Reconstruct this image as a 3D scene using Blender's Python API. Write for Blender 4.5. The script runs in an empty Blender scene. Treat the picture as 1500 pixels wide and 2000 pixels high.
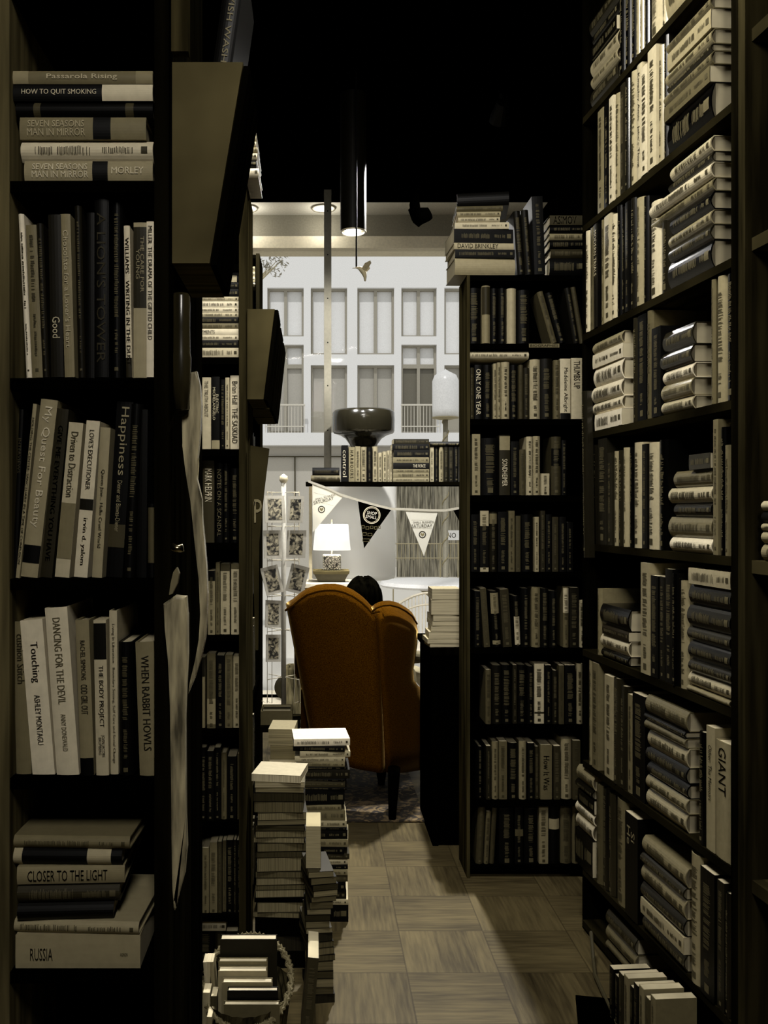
import bpy, bmesh, math, random
from mathutils import Vector, Matrix
random.seed(7)
C = bpy.context.scene.collection
R = math.radians
# ------------------------------------------------------------------ camera, world, lights, exposure
F, VX, VY, H = 1800.0, 615.0, 1000.0, 1.45      # focal in pixels of a 1500x2000 frame, vanishing point, eye height
cam = bpy.data.cameras.new('camera'); co = bpy.data.objects.new('camera', cam); C.objects.link(co)
cam.sensor_fit = 'VERTICAL'; cam.sensor_height = 24; cam.lens = 24 * F / 2000
cam.shift_x = (750 - VX) / 2000; cam.shift_y = 0; cam.clip_start = .05; cam.clip_end = 300
co.location = (0, 0, H); co.rotation_euler = (R(90), 0, 0)
sc = bpy.context.scene; sc.camera = co
sc.view_settings.view_transform = 'Standard'; sc.view_settings.look = 'None'
sc.view_settings.exposure = 0; sc.view_settings.gamma = 1
sc.view_settings.use_curve_mapping = False
w = bpy.data.worlds.new('sky'); sc.world = w; w.use_nodes = True
bg = w.node_tree.nodes['Background']; bg.inputs[0].default_value = (.63, .64, .625, 1); bg.inputs[1].default_value = 1.0

def lamp(kind, name, loc, energy, color=(1, .95, .86), target=None, **kw):
    l = bpy.data.lights.new(name, kind); l.energy = energy; l.color = color
    for k, v in kw.items(): setattr(l, k, v)
    o = bpy.data.objects.new(name, l); C.objects.link(o); o.location = loc
    if target: o.rotation_euler = (Vector(target) - Vector(loc)).to_track_quat('-Z', 'Y').to_euler()
    return o
lamp('SUN', 'sun', (0, -5, 20), 1.35, (1, .99, .965), (4, 10, 0), angle=R(1))
# unseen lamp added behind the viewer to light the near shelves
lamp('AREA', 'ceiling_tube_light', (.15, -.6, 3.37), 66, (1, .95, .86), (.35, 2.6, 0.9), shape='RECTANGLE', size=.35, size_y=1.2)
lamp('AREA', 'aisle_tube_light', (.02, 2.0, 3.39), 72, (1, .96, .88), (.2, 2.1, 0), shape='RECTANGLE', size=.12, size_y=1.1)
# track spots by the window: one thrown back into the aisle, one towards the window bay
lamp('SPOT', 'track_spot_light', (.56, 5.12, 3.36), 900, (1, .97, .92), (-.02, 3.05, .6), spot_size=R(72), spot_blend=.7, shadow_soft_size=.05)
lamp('SPOT', 'bay_spot_light', (.2, 4.72, 2.9), 110, (1, .985, .95), (.12, 6.0, 2.1), spot_size=R(140), spot_blend=.6, shadow_soft_size=.06)
for q in ((-.62, 4.6, 3.42), (.95, 4.75, 3.42)):
    lamp('SPOT', 'bay_fill_light', q, 460, (1, .985, .95), (.1, 6.0, 1.6), spot_size=R(75), spot_blend=.7, shadow_soft_size=.06)  # pair of spots added to brighten the window bay
for q in ((-.47, 6.44, 3.54), (.06, 6.44, 3.54)):
    lamp('POINT', 'downlight_light', (q[0], q[1], 3.46), 2.2, (1, .985, .95), shadow_soft_size=.04)

# ------------------------------------------------------------------ helpers
def lin(c): c = c / 255; return c / 12.92 if c <= .04045 else ((c + .055) / 1.055) ** 2.4
def toned(v, warm=1.0, gain=1.5):
    k = v / 255
    rgb = (v, v * (1 - warm * (.11 - .09 * k)), v * (1 - warm * (.50 - .48 * k)))
    gain *= min(1, (v / 90) ** .9)
    return tuple(min(.86, lin(x) * gain) for x in rgb) + (1,)
MATS = {}
def mat(tone, rough=.6, kind='plain', warm=1.0, gain=1.5, metal=0, rgb=None):
    key = (round(tone / 6), rough, kind, warm, gain, metal, rgb)
    if key in MATS: return MATS[key]
    m = bpy.data.materials.new('%s_%d' % (kind, len(MATS))); m.use_nodes = True
    nt = m.node_tree; b = nt.nodes['Principled BSDF']
    if kind in ('wood', 'woodv') and tone < 100: warm = 1.12
    col = rgb + (1,) if rgb else toned(round(tone / 6) * 6, warm, gain)
    if kind in ('wood', 'woodv') or (tone < 30 and rough > .59): b.inputs['Specular IOR Level'].default_value = 0 if rough > .3 else .4
    elif tone < 50 and metal == 0: b.inputs['Specular IOR Level'].default_value = .12 + .3 * (rough < .4)
    elif rough >= .44 and metal == 0: b.inputs['Specular IOR Level'].default_value = .15 if rough < .8 else .03
    b.inputs['Roughness'].default_value = rough; b.inputs['Metallic'].default_value = metal
    tc = nt.nodes.new('ShaderNodeTexCoord'); n = nt.nodes.new('ShaderNodeTexNoise')
    mx = nt.nodes.new('ShaderNodeMix'); mx.data_type = 'RGBA'
    sc_, amp = {'plain': ((60, 60, 60), .12), 'wood': ((2.5, 30, 2.5), .6), 'woodv': ((30, 30, 2), .6), 'pages': ((4, 4, 420), .3),
                'fabric': ((350, 350, 350), .35), 'plaster': ((90, 90, 90), .14), 'worn': ((50, 50, 7), .75)}.get(kind, ((60, 60, 60), .12))
    mp = nt.nodes.new('ShaderNodeMapping'); mp.inputs['Scale'].default_value = sc_
    nt.links.new(tc.outputs['Object'], mp.inputs[0]); nt.links.new(mp.outputs[0], n.inputs['Vector'])
    n.inputs['Scale'].default_value = 1; n.inputs['Detail'].default_value = 4
    mx.inputs[6].default_value = tuple(c * (1 - amp) for c in col[:3]) + (1,)
    mx.inputs[7].default_value = tuple(min(.9, c * (1 + amp)) for c in col[:3]) + (1,)
    cr = nt.nodes.new('ShaderNodeMapRange'); cr.inputs['From Min'].default_value = .36 if amp > .25 else .2; cr.inputs['From Max'].default_value = .64 if amp > .25 else .8
    nt.links.new(n.outputs['Fac'], cr.inputs['Value']); nt.links.new(cr.outputs[0], mx.inputs[0]); nt.links.new(mx.outputs[2], b.inputs['Base Color'])
    if kind in ('fabric', 'worn', 'plaster'):
        bp = nt.nodes.new('ShaderNodeBump'); bp.inputs['Strength'].default_value = .35; bp.inputs['Distance'].default_value = .002
        nt.links.new(n.outputs['Fac'], bp.inputs['Height']); nt.links.new(bp.outputs[0], b.inputs['Normal'])
    MATS[key] = m; return m
def emit(name, col, s):
    m = bpy.data.materials.new(name); m.use_nodes = True; b = m.node_tree.nodes['Principled BSDF']
    b.inputs['Base Color'].default_value = col + (1,); b.inputs['Emission Color'].default_value = col + (1,); b.inputs['Emission Strength'].default_value = s
    return m
def translucent(name, col, f=.5):
    m = bpy.data.materials.new(name); m.use_nodes = True; nt = m.node_tree; nt.nodes.remove(nt.nodes['Principled BSDF'])
    d = nt.nodes.new('ShaderNodeBsdfDiffuse'); t = nt.nodes.new('ShaderNodeBsdfTranslucent'); x = nt.nodes.new('ShaderNodeMixShader'); x.inputs[0].default_value = f
    d.inputs[0].default_value = col + (1,); t.inputs[0].default_value = col + (1,)
    nt.links.new(d.outputs[0], x.inputs[1]); nt.links.new(t.outputs[0], x.inputs[2]); nt.links.new(x.outputs[0], nt.nodes['Material Output'].inputs[0]); return m
DARK = lambda: mat(22, .75, 'wood', gain=1.0)
BLACK = lambda: mat(12, .8, 'plain', gain=.6)

def Pt(px, py, Y): return Vector(((px - VX) * Y / F, Y, H - (py - VY) * Y / F))
def link(name, bm, m, parent=None, M=None, smooth=False):
    me = bpy.data.meshes.new(name)
    bmesh.ops.recalc_face_normals(bm, faces=bm.faces)
    bm.to_mesh(me); bm.free()
    for x in (m if isinstance(m, (list, tuple)) else [m]): me.materials.append(x)
    if smooth:
        for p in me.polygons: p.use_smooth = True
    o = bpy.data.objects.new(name, me); C.objects.link(o)
    if parent: o.parent = parent
    if M is not None: o.matrix_local = M
    return o
def thing(name, label, cat, M=None, group=None):
    o = bpy.data.objects.new(name, None); C.objects.link(o); o.empty_display_size = .05
    if M is not None: o.matrix_world = M
    return tag(o, label, cat, group)
def tag(o, label, cat, group=None, kind=None):
    o['label'] = label; o['category'] = cat
    if group: o['group'] = group
    if kind: o['kind'] = kind
    return o
def struct(o): o['kind'] = 'structure'; return o
def box(bm, a, b, bev=0):
    x0, y0, z0 = a; x1, y1, z1 = b
    v = [bm.verts.new(p) for p in ((x0, y0, z0), (x1, y0, z0), (x1, y1, z0), (x0, y1, z0), (x0, y0, z1), (x1, y0, z1), (x1, y1, z1), (x0, y1, z1))]
    fs = [bm.faces.new([v[i] for i in q]) for q in ((0, 3, 2, 1), (4, 5, 6, 7), (0, 1, 5, 4), (1, 2, 6, 5), (2, 3, 7, 6), (3, 0, 4, 7))]
    if bev:
        es = list({e for f in fs for e in f.edges})
        bmesh.ops.bevel(bm, geom=es, offset=bev, segments=2, affect='EDGES', profile=.5)
    return bm
def bx(a, b, bev=0): return box(bmesh.new(), a, b, bev)
def prism(pts, d):
    """closed solid: a polygon of points moved along the vector d"""
    bm = bmesh.new(); d = Vector(d)
    a = [bm.verts.new(p) for p in pts]; b = [bm.verts.new(Vector(p) + d) for p in pts]
    bm.faces.new(a); bm.faces.new(list(reversed(b)))
    n = len(a)
    for i in range(n): bm.faces.new((a[i], b[i], b[(i + 1) % n], a[(i + 1) % n]))
    return bm
def lathe(bm, prof, c=(0, 0, 0), n=32):
    rings = []
    for r, z in prof:
        rings.append([bm.verts.new((c[0] + r * math.cos(2 * math.pi * i / n), c[1] + r * math.sin(2 * math.pi * i / n), c[2] + z)) for i in range(n)] if r > 1e-6 else [bm.verts.new((c[0], c[1], c[2] + z))])
    for A, B in zip(rings, rings[1:]):
        for i in range(n):
            j = (i + 1) % n
            if len(A) == 1 and len(B) == 1: continue
            if len(A) == 1: bm.faces.new((A[0], B[j], B[i]))
            elif len(B) == 1: bm.faces.new((A[i], A[j], B[0]))
            else: bm.faces.new((A[i], A[j], B[j], B[i]))
    return bm
def tube(bm, pts, r, n=8):
    pts = [Vector(p) for p in pts]; rings = []
    for i, p in enumerate(pts):
        t = (pts[min(i + 1, len(pts) - 1)] - pts[max(i - 1, 0)]).normalized()
        u = t.cross(Vector((0, 0, 1)));
        if u.length < 1e-3: u = t.cross(Vector((1, 0, 0)))
        u.normalize(); v = t.cross(u)
        rr = r[i] if isinstance(r, (list, tuple)) else r
        rings.append([bm.verts.new(p + (u * math.cos(2 * math.pi * k / n) + v * math.sin(2 * math.pi * k / n)) * rr) for k in range(n)])
    for A, B in zip(rings, rings[1:]):
        for k in range(n): bm.faces.new((A[k], A[(k + 1) % n], B[(k + 1) % n], B[k]))
    bm.faces.new(rings[0]); bm.faces.new(list(reversed(rings[-1])))
    return bm

# ------------------------------------------------------------------ writing: collected, turned into meshes at the end
TEXTS = []
def write(txt, parent, frame, wid, hei, m, bulge=None):
    """frame: matrix whose x runs along the line of writing, y up the letters; the word is fitted into wid x hei centred on its origin"""
    cu = bpy.data.curves.new('lettering', 'FONT'); cu.body = txt; cu.align_x = 'CENTER'; cu.align_y = 'CENTER'; cu.resolution_u = 2
    cu.space_line = .85
    o = bpy.data.objects.new('tmp_lettering', cu); C.objects.link(o)
    TEXTS.append((o, parent, frame, wid, hei, m, bulge))
def flush_text():
    bpy.context.view_layer.update(); dg = bpy.context.evaluated_depsgraph_get()
    out = []
    for o, parent, fr, wid, hei, m, bulge in TEXTS:
        me = bpy.data.meshes.new_from_object(o.evaluated_get(dg)); out.append(me)
    for (o, parent, fr, wid, hei, m, bulge), me in zip(TEXTS, out):
        xs = [v.co.x for v in me.vertices]; ys = [v.co.y for v in me.vertices]
        if not xs: continue
        cx, cy = (min(xs) + max(xs)) / 2, (min(ys) + max(ys)) / 2
        sx, sy = wid / (max(xs) - min(xs)), hei / (max(ys) - min(ys))
        if sx > sy * 1.6: sx = sy * 1.6
        if sy > sx * 2.4: sy = sx * 2.4
        for v in me.vertices:
            p = fr @ Vector(((v.co.x - cx) * sx, (v.co.y - cy) * sy, 0))
            if bulge: p.y += bulge(p.x)
            v.co = p
        me.materials.clear(); me.materials.append(m)
        n = bpy.data.objects.new('title', me); C.objects.link(n); n.parent = parent
        bpy.data.objects.remove(o)

# ------------------------------------------------------------------ books
def tone_word(t):
    for lim, wd in ((18, 'black'), (34, 'near-black'), (52, 'dark brown'), (72, 'brown'), (92, 'olive-brown'), (112, 'tan'), (135, 'beige'), (158, 'pale grey'), (175, 'cream')):
        if t < lim: return wd
    return 'white'
def make_book(M, t, h, d, tone, hard=False, text=None, tcol=None, bands=(), marks=True, label='', group=None, rough=.5, gain=1.5, page_tone=None, cat='book'):
    """book standing with its spine on the plane y=0 facing -y, x = thickness (centred), z = height"""
    t = max(t, .004)
    if len(label.split()) > 16 and ' spine, ' in label: label = label.split(' spine, ')[1]
    if len(label.split()) > 16: label = label.replace(' lying flat', ' flat').replace(', right bookcase', ', right case').replace(' upright from', ' from')
    if len(label.split()) > 16: print('LONG', label)
    root = thing('book', label, cat, M, group)
    ct = .0022 if hard else .0008
    if 2 * ct > t * .5: ct = t * .2
    bul = (min(t * .12, .003) if text else min(t * .33, .011)) if hard else min(.0012, t * .1)
    by = lambda x: bul * (2 * x / t) ** 2
    n = 8 if hard else 4
    ox = [-t / 2 + t * i / n for i in range(n + 1)]
    outer = [(-t / 2, d)] + [(x, by(x)) for x in ox] + [(t / 2, d)]
    ti = t - 2 * ct
    inner = [(ti / 2, d)] + [(x, by(x) + ct * 1.5) for x in [ti / 2 - ti * i / n for i in range(n + 1)]] + [(-ti / 2, d)]
    pts = outer + inner; bm = bmesh.new()
    N = len(outer); I = list(reversed(inner))
    va = [[bm.verts.new((x, y, z)) for x, y in outer] for z in (0, h)]; vb = [[bm.verts.new((x, y, z)) for x, y in I] for z in (0, h)]
    for i in range(N - 1):
        bm.faces.new((va[0][i], va[0][i + 1], va[1][i + 1], va[1][i])); bm.faces.new((vb[0][i + 1], vb[0][i], vb[1][i], vb[1][i + 1]))
        bm.faces.new((va[0][i + 1], va[0][i], vb[0][i], vb[0][i + 1])); bm.faces.new((va[1][i], va[1][i + 1], vb[1][i + 1], vb[1][i]))
    for s in (0, N - 1): bm.faces.new((va[0][s], va[1][s], vb[1][s], vb[0][s]))
    link('cover', bm, mat(tone, rough, 'plain', gain=gain), root, smooth=False)
    ov = .003 if hard else .0004
    pg = bmesh.new(); box(pg, (-ti / 2, bul + ct * 1.6, ov), (ti / 2, d - ov, h - ov))
    link('page_block', pg, mat(page_tone or 150, .85, 'pages', gain=gain), root)
    for f0, f1, bt in bands:
        bb = bmesh.new()
        for i in range(n):
            x0, x1 = ox[i] * .995, ox[i + 1] * .995
            bb.faces.new([bb.verts.new((x, by(x) - .0005, z)) for x, z in ((x0, h * f0), (x1, h * f0), (x1, h * f1), (x0, h * f1))])
        link('spine_label', bb, mat(bt, rough, 'plain', gain=gain), root)
    tc = tcol if tcol is not None else (165 if tone < 90 else 25)
    tm = mat(tc, .6, 'plain', gain=gain)
    if text:
        items = text if isinstance(text, list) else [(text, .08, .92, .62)]
        for s, f0, f1, fw in items:      # reads down the spine; f measured from the head
            fr = Matrix.Translation((0, -.0014, h * (1 - (f0 + f1) / 2))) @ Matrix(((0, 1, 0, 0), (0, 0, 1, 0), (-1, 0, 0, 0), (0, 0, 0, 1)))
            write(s, root, fr, h * (f1 - f0), t * fw, tm, by)
    elif marks and t > .007:
        bb = bmesh.new(); rnd = random.Random(hash((round(t, 4), round(h, 4), tone)))
        z = h * rnd.uniform(.86, .94); lo = h * rnd.uniform(.3, .5); cw = t * rnd.uniform(.16, .3)
        def dash(x0, x1, z0, z1):
            for q in range(4): dash_(x0 + (x1 - x0) * q / 4, x0 + (x1 - x0) * (q + 1) / 4, z0, z1)
        def dash_(x0, x1, z0, z1): bb.faces.new([bb.verts.new((x, by(x) - .0009, zz)) for x, zz in ((x0, z0), (x1, z0), (x1, z1), (x0, z1))])
        for seg in range(2):
            while z > lo:
                l = h * rnd.uniform(.006, .014); o_ = t * rnd.uniform(-.03, .03)
                if rnd.random() < .82: dash(-cw + o_, cw * rnd.uniform(.5, 1) + o_, z - l * .55, z)
                z -= l
            z = lo - h * .08; lo = h * .14; cw *= .7
        dash(-t * .16, t * .16, h * .04, h * .04 + t * .3)
        link('title', bb, mat(55 if tone > 120 else (60 if tone > 60 else 70), .6, 'plain', gain=gain), root)
    return root
ORD = ['first', 'second', 'third', 'fourth', 'fifth', 'sixth', 'seventh', 'eighth', 'ninth', 'tenth', 'eleventh', 'twelfth', 'thirteenth', 'fourteenth', 'fifteenth', 'sixteenth', 'seventeenth', 'eighteenth', 'nineteenth', 'twentieth', 'twenty-first', 'twenty-second', 'twenty-third', 'twenty-fourth', 'twenty-fifth', 'twenty-sixth', 'twenty-seventh', 'twenty-eighth', 'twenty-ninth', 'thirtieth']
def desc(tone, t, hard): return ('thick ' if t > .036 else 'slim ' if t < .017 else '') + tone_word(tone) + (' hardcover' if hard else ' paperback')
RY = Matrix.Rotation(R(-90), 4, 'Y')

def row(place, Y, ybot, books, d=.15, gain=1.5, group=None, hard=None):
    """upright books on a shelf that faces the camera; (x0,x1,ytop,tone,{options}) in pixels at the foot of the spine"""
    k = Y / F; zb = H - (ybot - VY) * k + .001
    for i, b in enumerate(books):
        x0, x1, yt, tone = b[:4]; o = dict(b[4]) if len(b) > 4 else {}
        ln = o.pop('lean', 0); hh = (ybot - yt) * k; t = (x1 - x0) * k * .975
        ang = math.atan2(ln, ybot - yt); hh /= math.cos(ang); t *= math.cos(ang)
        xc = ((x0 + x1) / 2 - VX) * k
        lift = t / 2 * abs(math.sin(ang))
        hd = o.pop('hard', random.random() < .5 if hard is None else hard)
        Mx = Matrix.Translation((xc, Y + random.uniform(0, .012), zb + lift)) @ Matrix.Rotation(ang, 4, 'Y')
        nm = o.pop('say', None)
        lab = (nm + ' spine, ' if nm else '') + desc(tone, t, hd) + ', ' + ORD[i] + ' from left, ' + place
        make_book(Mx, t, hh, o.pop('d', d * random.uniform(.85, 1)), tone, hd, label=lab, group=group, gain=gain, **o)
def stack(place, Y, books, d=.15, gain=1.5, group=None, hard=None, pages=False, jit=0, tint=None, rough=.5):
    """books lying on one another, listed from the top, (x0,x1,ytop,ybot,tone,{options}); pages=True turns the fore-edge to the camera"""
    k = Y / F; zz = None
    res = []
    for i, b in reversed(list(enumerate(books))):
        x0, x1, yt, yb, tone = b[:5]; o = dict(b[5]) if len(b) > 5 else {}
        z0 = H - (yb - VY) * k; z1 = H - (yt - VY) * k
        if zz is not None and o.pop('rest', True): z0 = zz
        t = max(z1 - z0 - .0006, .005); zz = z0 + t + .0006
        h = (x1 - x0) * k; hd = o.pop('hard', random.random() < .5 if hard is None else hard)
        dd = o.pop('d', d); pf = o.pop('pages', pages); a = o.pop('rot', random.uniform(-jit, jit))
        if pf:
            Mx = Matrix.Translation(((x0 + x1) / 2 * k - VX * k, Y + dd / 2, z0 + t / 2)) @ Matrix.Rotation(R(a + 180), 4, 'Z') @ Matrix.Translation((h / 2, -dd / 2, 0)) @ RY
        else:
            Mx = Matrix.Translation(((x0 + x1) / 2 * k - VX * k, Y + dd / 2, z0 + t / 2)) @ Matrix.Rotation(R(a), 4, 'Z') @ Matrix.Translation((h / 2, -dd / 2, 0)) @ RY
        pos = 'topmost' if i == 0 else 'lowest' if i == len(books) - 1 else ORD[i] + ' from top'
        nm = o.pop('say', None)
        lab = (nm + ' spine, ' if nm else '') + desc(tone, t, hd) + ' lying flat, ' + pos + ', ' + place
        make_book(Mx, t, h, dd, tone, hd, label=lab, group=group, gain=gain, rough=o.pop('rough', rough), **o)
# the tall bookcase on the right runs along the aisle on a slanted line
DX0, DY0, DM = .929, 3.156, -.0806
DA = math.atan(-DM)
def Yd(px): return (DX0 - DM * DY0) / ((px - VX) / F - DM)
def Pd(px): y = Yd(px); return Vector((DX0 + DM * (y - DY0), y, 0))
DR = Matrix.Rotation(R(-90) + DA, 4, 'Z')
def ceil_(z):
    c = [q for q in LZ.values() if q > z + .05]; return min(c) - .026 if c else 9
def drow(place, z, books, d=.17, gain=1.5, group='upright books on the right bookcase', hard=None, out=0):
    for i, b in enumerate(books):
        x0, x1, yt, tone = b[:4]; o = dict(b[4]) if len(b) > 4 else {}
        tone *= .6 if tone < 66 else 1
        a, c = Pd(x0), Pd(x1); t = (a - c).length * .97; m = (a + c) / 2
        zb = z if 'yb' not in o else H - (o.pop('yb') - VY) * m.y / F
        hh = H - (yt - VY) * m.y / F - zb; ln = o.pop('lean', 0)
        hd = o.pop('hard', random.random() < .6 if hard is None else hard)
        oo = o.pop('out', 0)
        if not oo: hh = min(hh, ceil_(z) - zb - .004)
        m = m + DR.to_3x3() @ Vector((0, random.uniform(.001, .008) - out - oo, 0))
        Mx = Matrix.Translation((m.x, m.y, zb + .001 + t / 2 * abs(math.sin(R(ln))))) @ DR @ Matrix.Rotation(R(ln), 4, 'Y')
        nm = o.pop('say', None)
        lab = (nm + ' spine, ' if nm else '') + desc(tone, t, hd) + ', ' + ORD[i] + ' upright from window end, ' + place
        make_book(Mx, t, hh, d, tone, hd, label=lab, group=group, gain=gain, rough=o.pop('rough', .25 if hd else .45), **o)
def dstack(place, z, xf, xn, books, d=.15, gain=1.5, group='lying books on the right bookcase', floor_to=True, hard=None):
    """lying books, spines on the slanted plane from far px xf to near px xn; (ytop,ybot,tone) at the near end, listed from the top"""
    Yn = Yd(xn); zz = z + .001
    top = H - (books[0][0] - VY) * Yn / F; lim = ceil_(z) - .004; sq = min(1, (lim - zz) / (top - zz))
    for i, b in reversed(list(enumerate(books))):
        yt, yb, tone = b[:3]; o = dict(b[3]) if len(b) > 3 else {}
        tone *= .6 if tone < 66 else 1
        z1 = z + .001 + (H - (yt - VY) * Yn / F - z - .001) * sq; t = max(z1 - zz - .0006, .006)
        f_, n_ = o.pop('xf', xf + random.uniform(-3, 3)), xn + random.uniform(-3, 0)
        a, c = Pd(f_), Pd(n_); h = (a - c).length
        hd = o.pop('hard', random.random() < .8 if hard is None else hard)
        Mx = Matrix.Translation((c.x, c.y, zz + t / 2)) @ DR @ Matrix.Rotation(R(random.uniform(-.6, .6)), 4, 'Z') @ Matrix.Translation((0, random.uniform(0, .006) - o.pop('out', 0), 0)) @ RY
        pos = 'topmost' if i == 0 else 'lowest' if i == len(books) - 1 else ORD[i] + ' from top'
        nm = o.pop('say', None)
        lab = (nm + ' spine, ' if nm else '') + desc(tone, t, hd) + ' lying, ' + pos + ', ' + place
        make_book(Mx, t, h, d, tone, hd, label=lab, group=group, gain=gain, rough=o.pop('rough', .24), **o)
        zz += t + .0006

# ------------------------------------------------------------------ floor, walls, ceiling
def floor_mat():
    m = bpy.data.materials.new('parquet'); m.use_nodes = True; nt = m.node_tree; N = nt.nodes.new; L = nt.links.new
    b = nt.nodes['Principled BSDF']; tc = N('ShaderNodeTexCoord')
    T = .29
    def math_(op, a, bb=None):
        n = N('ShaderNodeMath'); n.operation = op
        for i, x in enumerate((a, bb)):
            if x is None: continue
            if isinstance(x, (int, float)): n.inputs[i].default_value = x
            else: L(x, n.inputs[i])
        return n.outputs[0]
    sp = N('ShaderNodeSeparateXYZ'); L(tc.outputs['Object'], sp.inputs[0])
    u = math_('DIVIDE', sp.outputs[0], T); v = math_('DIVIDE', sp.outputs[1], T)
    fu, fv = math_('FLOOR', u), math_('FLOOR', v)
    par = math_('MODULO', math_('ABSOLUTE', math_('ADD', fu, fv)), 2)
    def mixf(fac, a, bb): return math_('ADD', math_('MULTIPLY', a, math_('SUBTRACT', 1, fac)), math_('MULTIPLY', bb, fac))
    pu, pv = math_('SUBTRACT', u, fu), math_('SUBTRACT', v, fv)
    along, across = mixf(par, pu, pv), mixf(par, pv, pu)
    plank = math_('FLOOR', math_('MULTIPLY', across, 5))
    cx = N('ShaderNodeCombineXYZ'); L(fu, cx.inputs[0]); L(fv, cx.inputs[1]); L(plank, cx.inputs[2])
    wn = N('ShaderNodeTexWhiteNoise'); L(cx.outputs[0], wn.inputs['Vector'])
    c2 = N('ShaderNodeCombineXYZ'); L(math_('ADD', math_('MULTIPLY', along, 1.3), math_('MULTIPLY', fu, 3.1)), c2.inputs[0]); L(math_('ADD', math_('MULTIPLY', across, 14), fv), c2.inputs[1]); L(math_('MULTIPLY', par, 7), c2.inputs[2])
    gr = N('ShaderNodeTexNoise'); gr.inputs['Scale'].default_value = 1.6; gr.inputs['Detail'].default_value = 6; L(c2.outputs[0], gr.inputs['Vector'])
    big = N('ShaderNodeTexNoise'); big.inputs['Scale'].default_value = 2.6; L(tc.outputs['Object'], big.inputs['Vector'])
    e = math_('MINIMUM', math_('MINIMUM', pu, math_('SUBTRACT', 1, pu)), math_('MINIMUM', pv, math_('SUBTRACT', 1, pv)))
    seam = math_('GREATER_THAN', e, .008)
    val = math_('ADD', math_('MULTIPLY', wn.outputs[0], .26), math_('ADD', math_('MULTIPLY', gr.outputs['Fac'], .9), math_('MULTIPLY', big.outputs['Fac'], .8)))
    val = math_('MULTIPLY', math_('SUBTRACT', val, .45), mixf(seam, .55, 1))
    rp = N('ShaderNodeValToRGB'); L(val, rp.inputs[0])
    rp.color_ramp.elements[0].position = .1; rp.color_ramp.elements[0].color = (.018, .013, .005, 1)
    rp.color_ramp.elements[1].position = .95; rp.color_ramp.elements[1].color = (.12, .094, .042, 1)
    L(rp.outputs[0], b.inputs['Base Color']); b.inputs['Roughness'].default_value = .6; b.inputs['Specular IOR Level'].default_value = .12
    return m
XL, XR, YB, YW, ZC = -1.35, 1.6, -1.7, 6.6, 3.577
struct(link('floor', bx((XL, YB, -.1), (XR, YW + .25, 0)), floor_mat()))
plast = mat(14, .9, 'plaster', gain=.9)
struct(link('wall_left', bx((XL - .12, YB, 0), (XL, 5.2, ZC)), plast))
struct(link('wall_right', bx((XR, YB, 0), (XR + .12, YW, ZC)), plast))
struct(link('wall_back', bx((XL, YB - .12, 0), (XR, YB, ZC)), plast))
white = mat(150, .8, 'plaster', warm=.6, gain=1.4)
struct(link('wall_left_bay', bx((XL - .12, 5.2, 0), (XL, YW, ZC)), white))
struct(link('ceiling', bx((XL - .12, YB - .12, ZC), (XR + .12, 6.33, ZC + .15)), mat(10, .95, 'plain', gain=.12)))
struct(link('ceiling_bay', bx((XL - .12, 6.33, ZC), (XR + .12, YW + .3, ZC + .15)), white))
struct(link('wall_front', bx((XL, YW, 3.34), (XR, YW + .2, ZC)), mat(110, .9, 'plaster', warm=.6, gain=1.2)))
struct(link('trim_1', bx((XL, YW - .02, 3.335), (XR, YW + .2, 3.42)), mat(170, .6)))
struct(link('trim_2', bx((XL, YW - .25, 0), (XR, YW + .25, .125)), mat(185, .6)))
struct(link('trim_3', bx((XL, YW - .02, .126), (XR, YW + .012, .142)), BLACK()))
# shop window with its frame posts and a pane
fr = bmesh.new()
for x in (XL, -.55, 1.35): box(fr, (x, YW + .02, .09), (x + .07, YW + .1, 3.34))
wf = struct(link('window_1', fr, mat(165, .6)))
gm = bpy.data.materials.new('glass'); gm.use_nodes = True; nt = gm.node_tree; nt.nodes.remove(nt.nodes['Principled BSDF'])
tr = nt.nodes.new('ShaderNodeBsdfTransparent'); gl = nt.nodes.new('ShaderNodeBsdfGlossy'); gl.inputs['Roughness'].default_value = .02
fz = nt.nodes.new('ShaderNodeFresnel'); fz.inputs[0].default_value = 1.06; ms = nt.nodes.new('ShaderNodeMixShader')
nt.links.new(fz.outputs[0], ms.inputs[0]); nt.links.new(tr.outputs[0], ms.inputs[1]); nt.links.new(gl.outputs[0], ms.inputs[2])
nt.links.new(ms.outputs[0], nt.nodes['Material Output'].inputs[0])
link('window_pane', bx((XL, YW + .05, .09), (XR, YW + .062, 3.34)), gm, wf)

# ------------------------------------------------------------------ the street outside
asph = mat(200, .9, 'plaster', warm=.5, gain=1.1)
struct(link('ground', bx((-30, YW + .25, -.3), (30, 70, -.1)), asph))
YF = 26.0; KF = YF / F
fx = lambda px: (px - VX) * KF
fzv = lambda py: H - (py - VY) * KF
bld = thing('apartment_building', 'pale sunlit building across the street with tall paired windows and balconies', 'building', Matrix.Translation((0, YF, 0)))
cols = [(355, 423, 1), (437, 508, 0), (522, 593, 1), (607, 678, 0), (698, 770, 0), (784, 853, 1), (868, 940, 0), (955, 1024, 1)]
wallm = mat(228, .9, 'plain', warm=.05, gain=1.0)
wb = bmesh.new()
def fb(bm, x0, x1, y0, y1, ya, yb): box(bm, (fx(x0), ya, fzv(y1)), (fx(x1), yb, fzv(y0)))
prev = 150
for x0, x1, odd in cols:
    fb(wb, prev, x0, 440, 870, 0, .45); prev = x1
    fb(wb, x0, x1, 440, 562, 0, .45); fb(wb, x0, x1, 657 if odd else 692, 673 if odd else 713, 0, .45); fb(wb, x0, x1, 845, 870, 0, .45)
fb(wb, prev, 1250, 440, 870, 0, .45)
link('wall', wb, wallm, bld)
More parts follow.
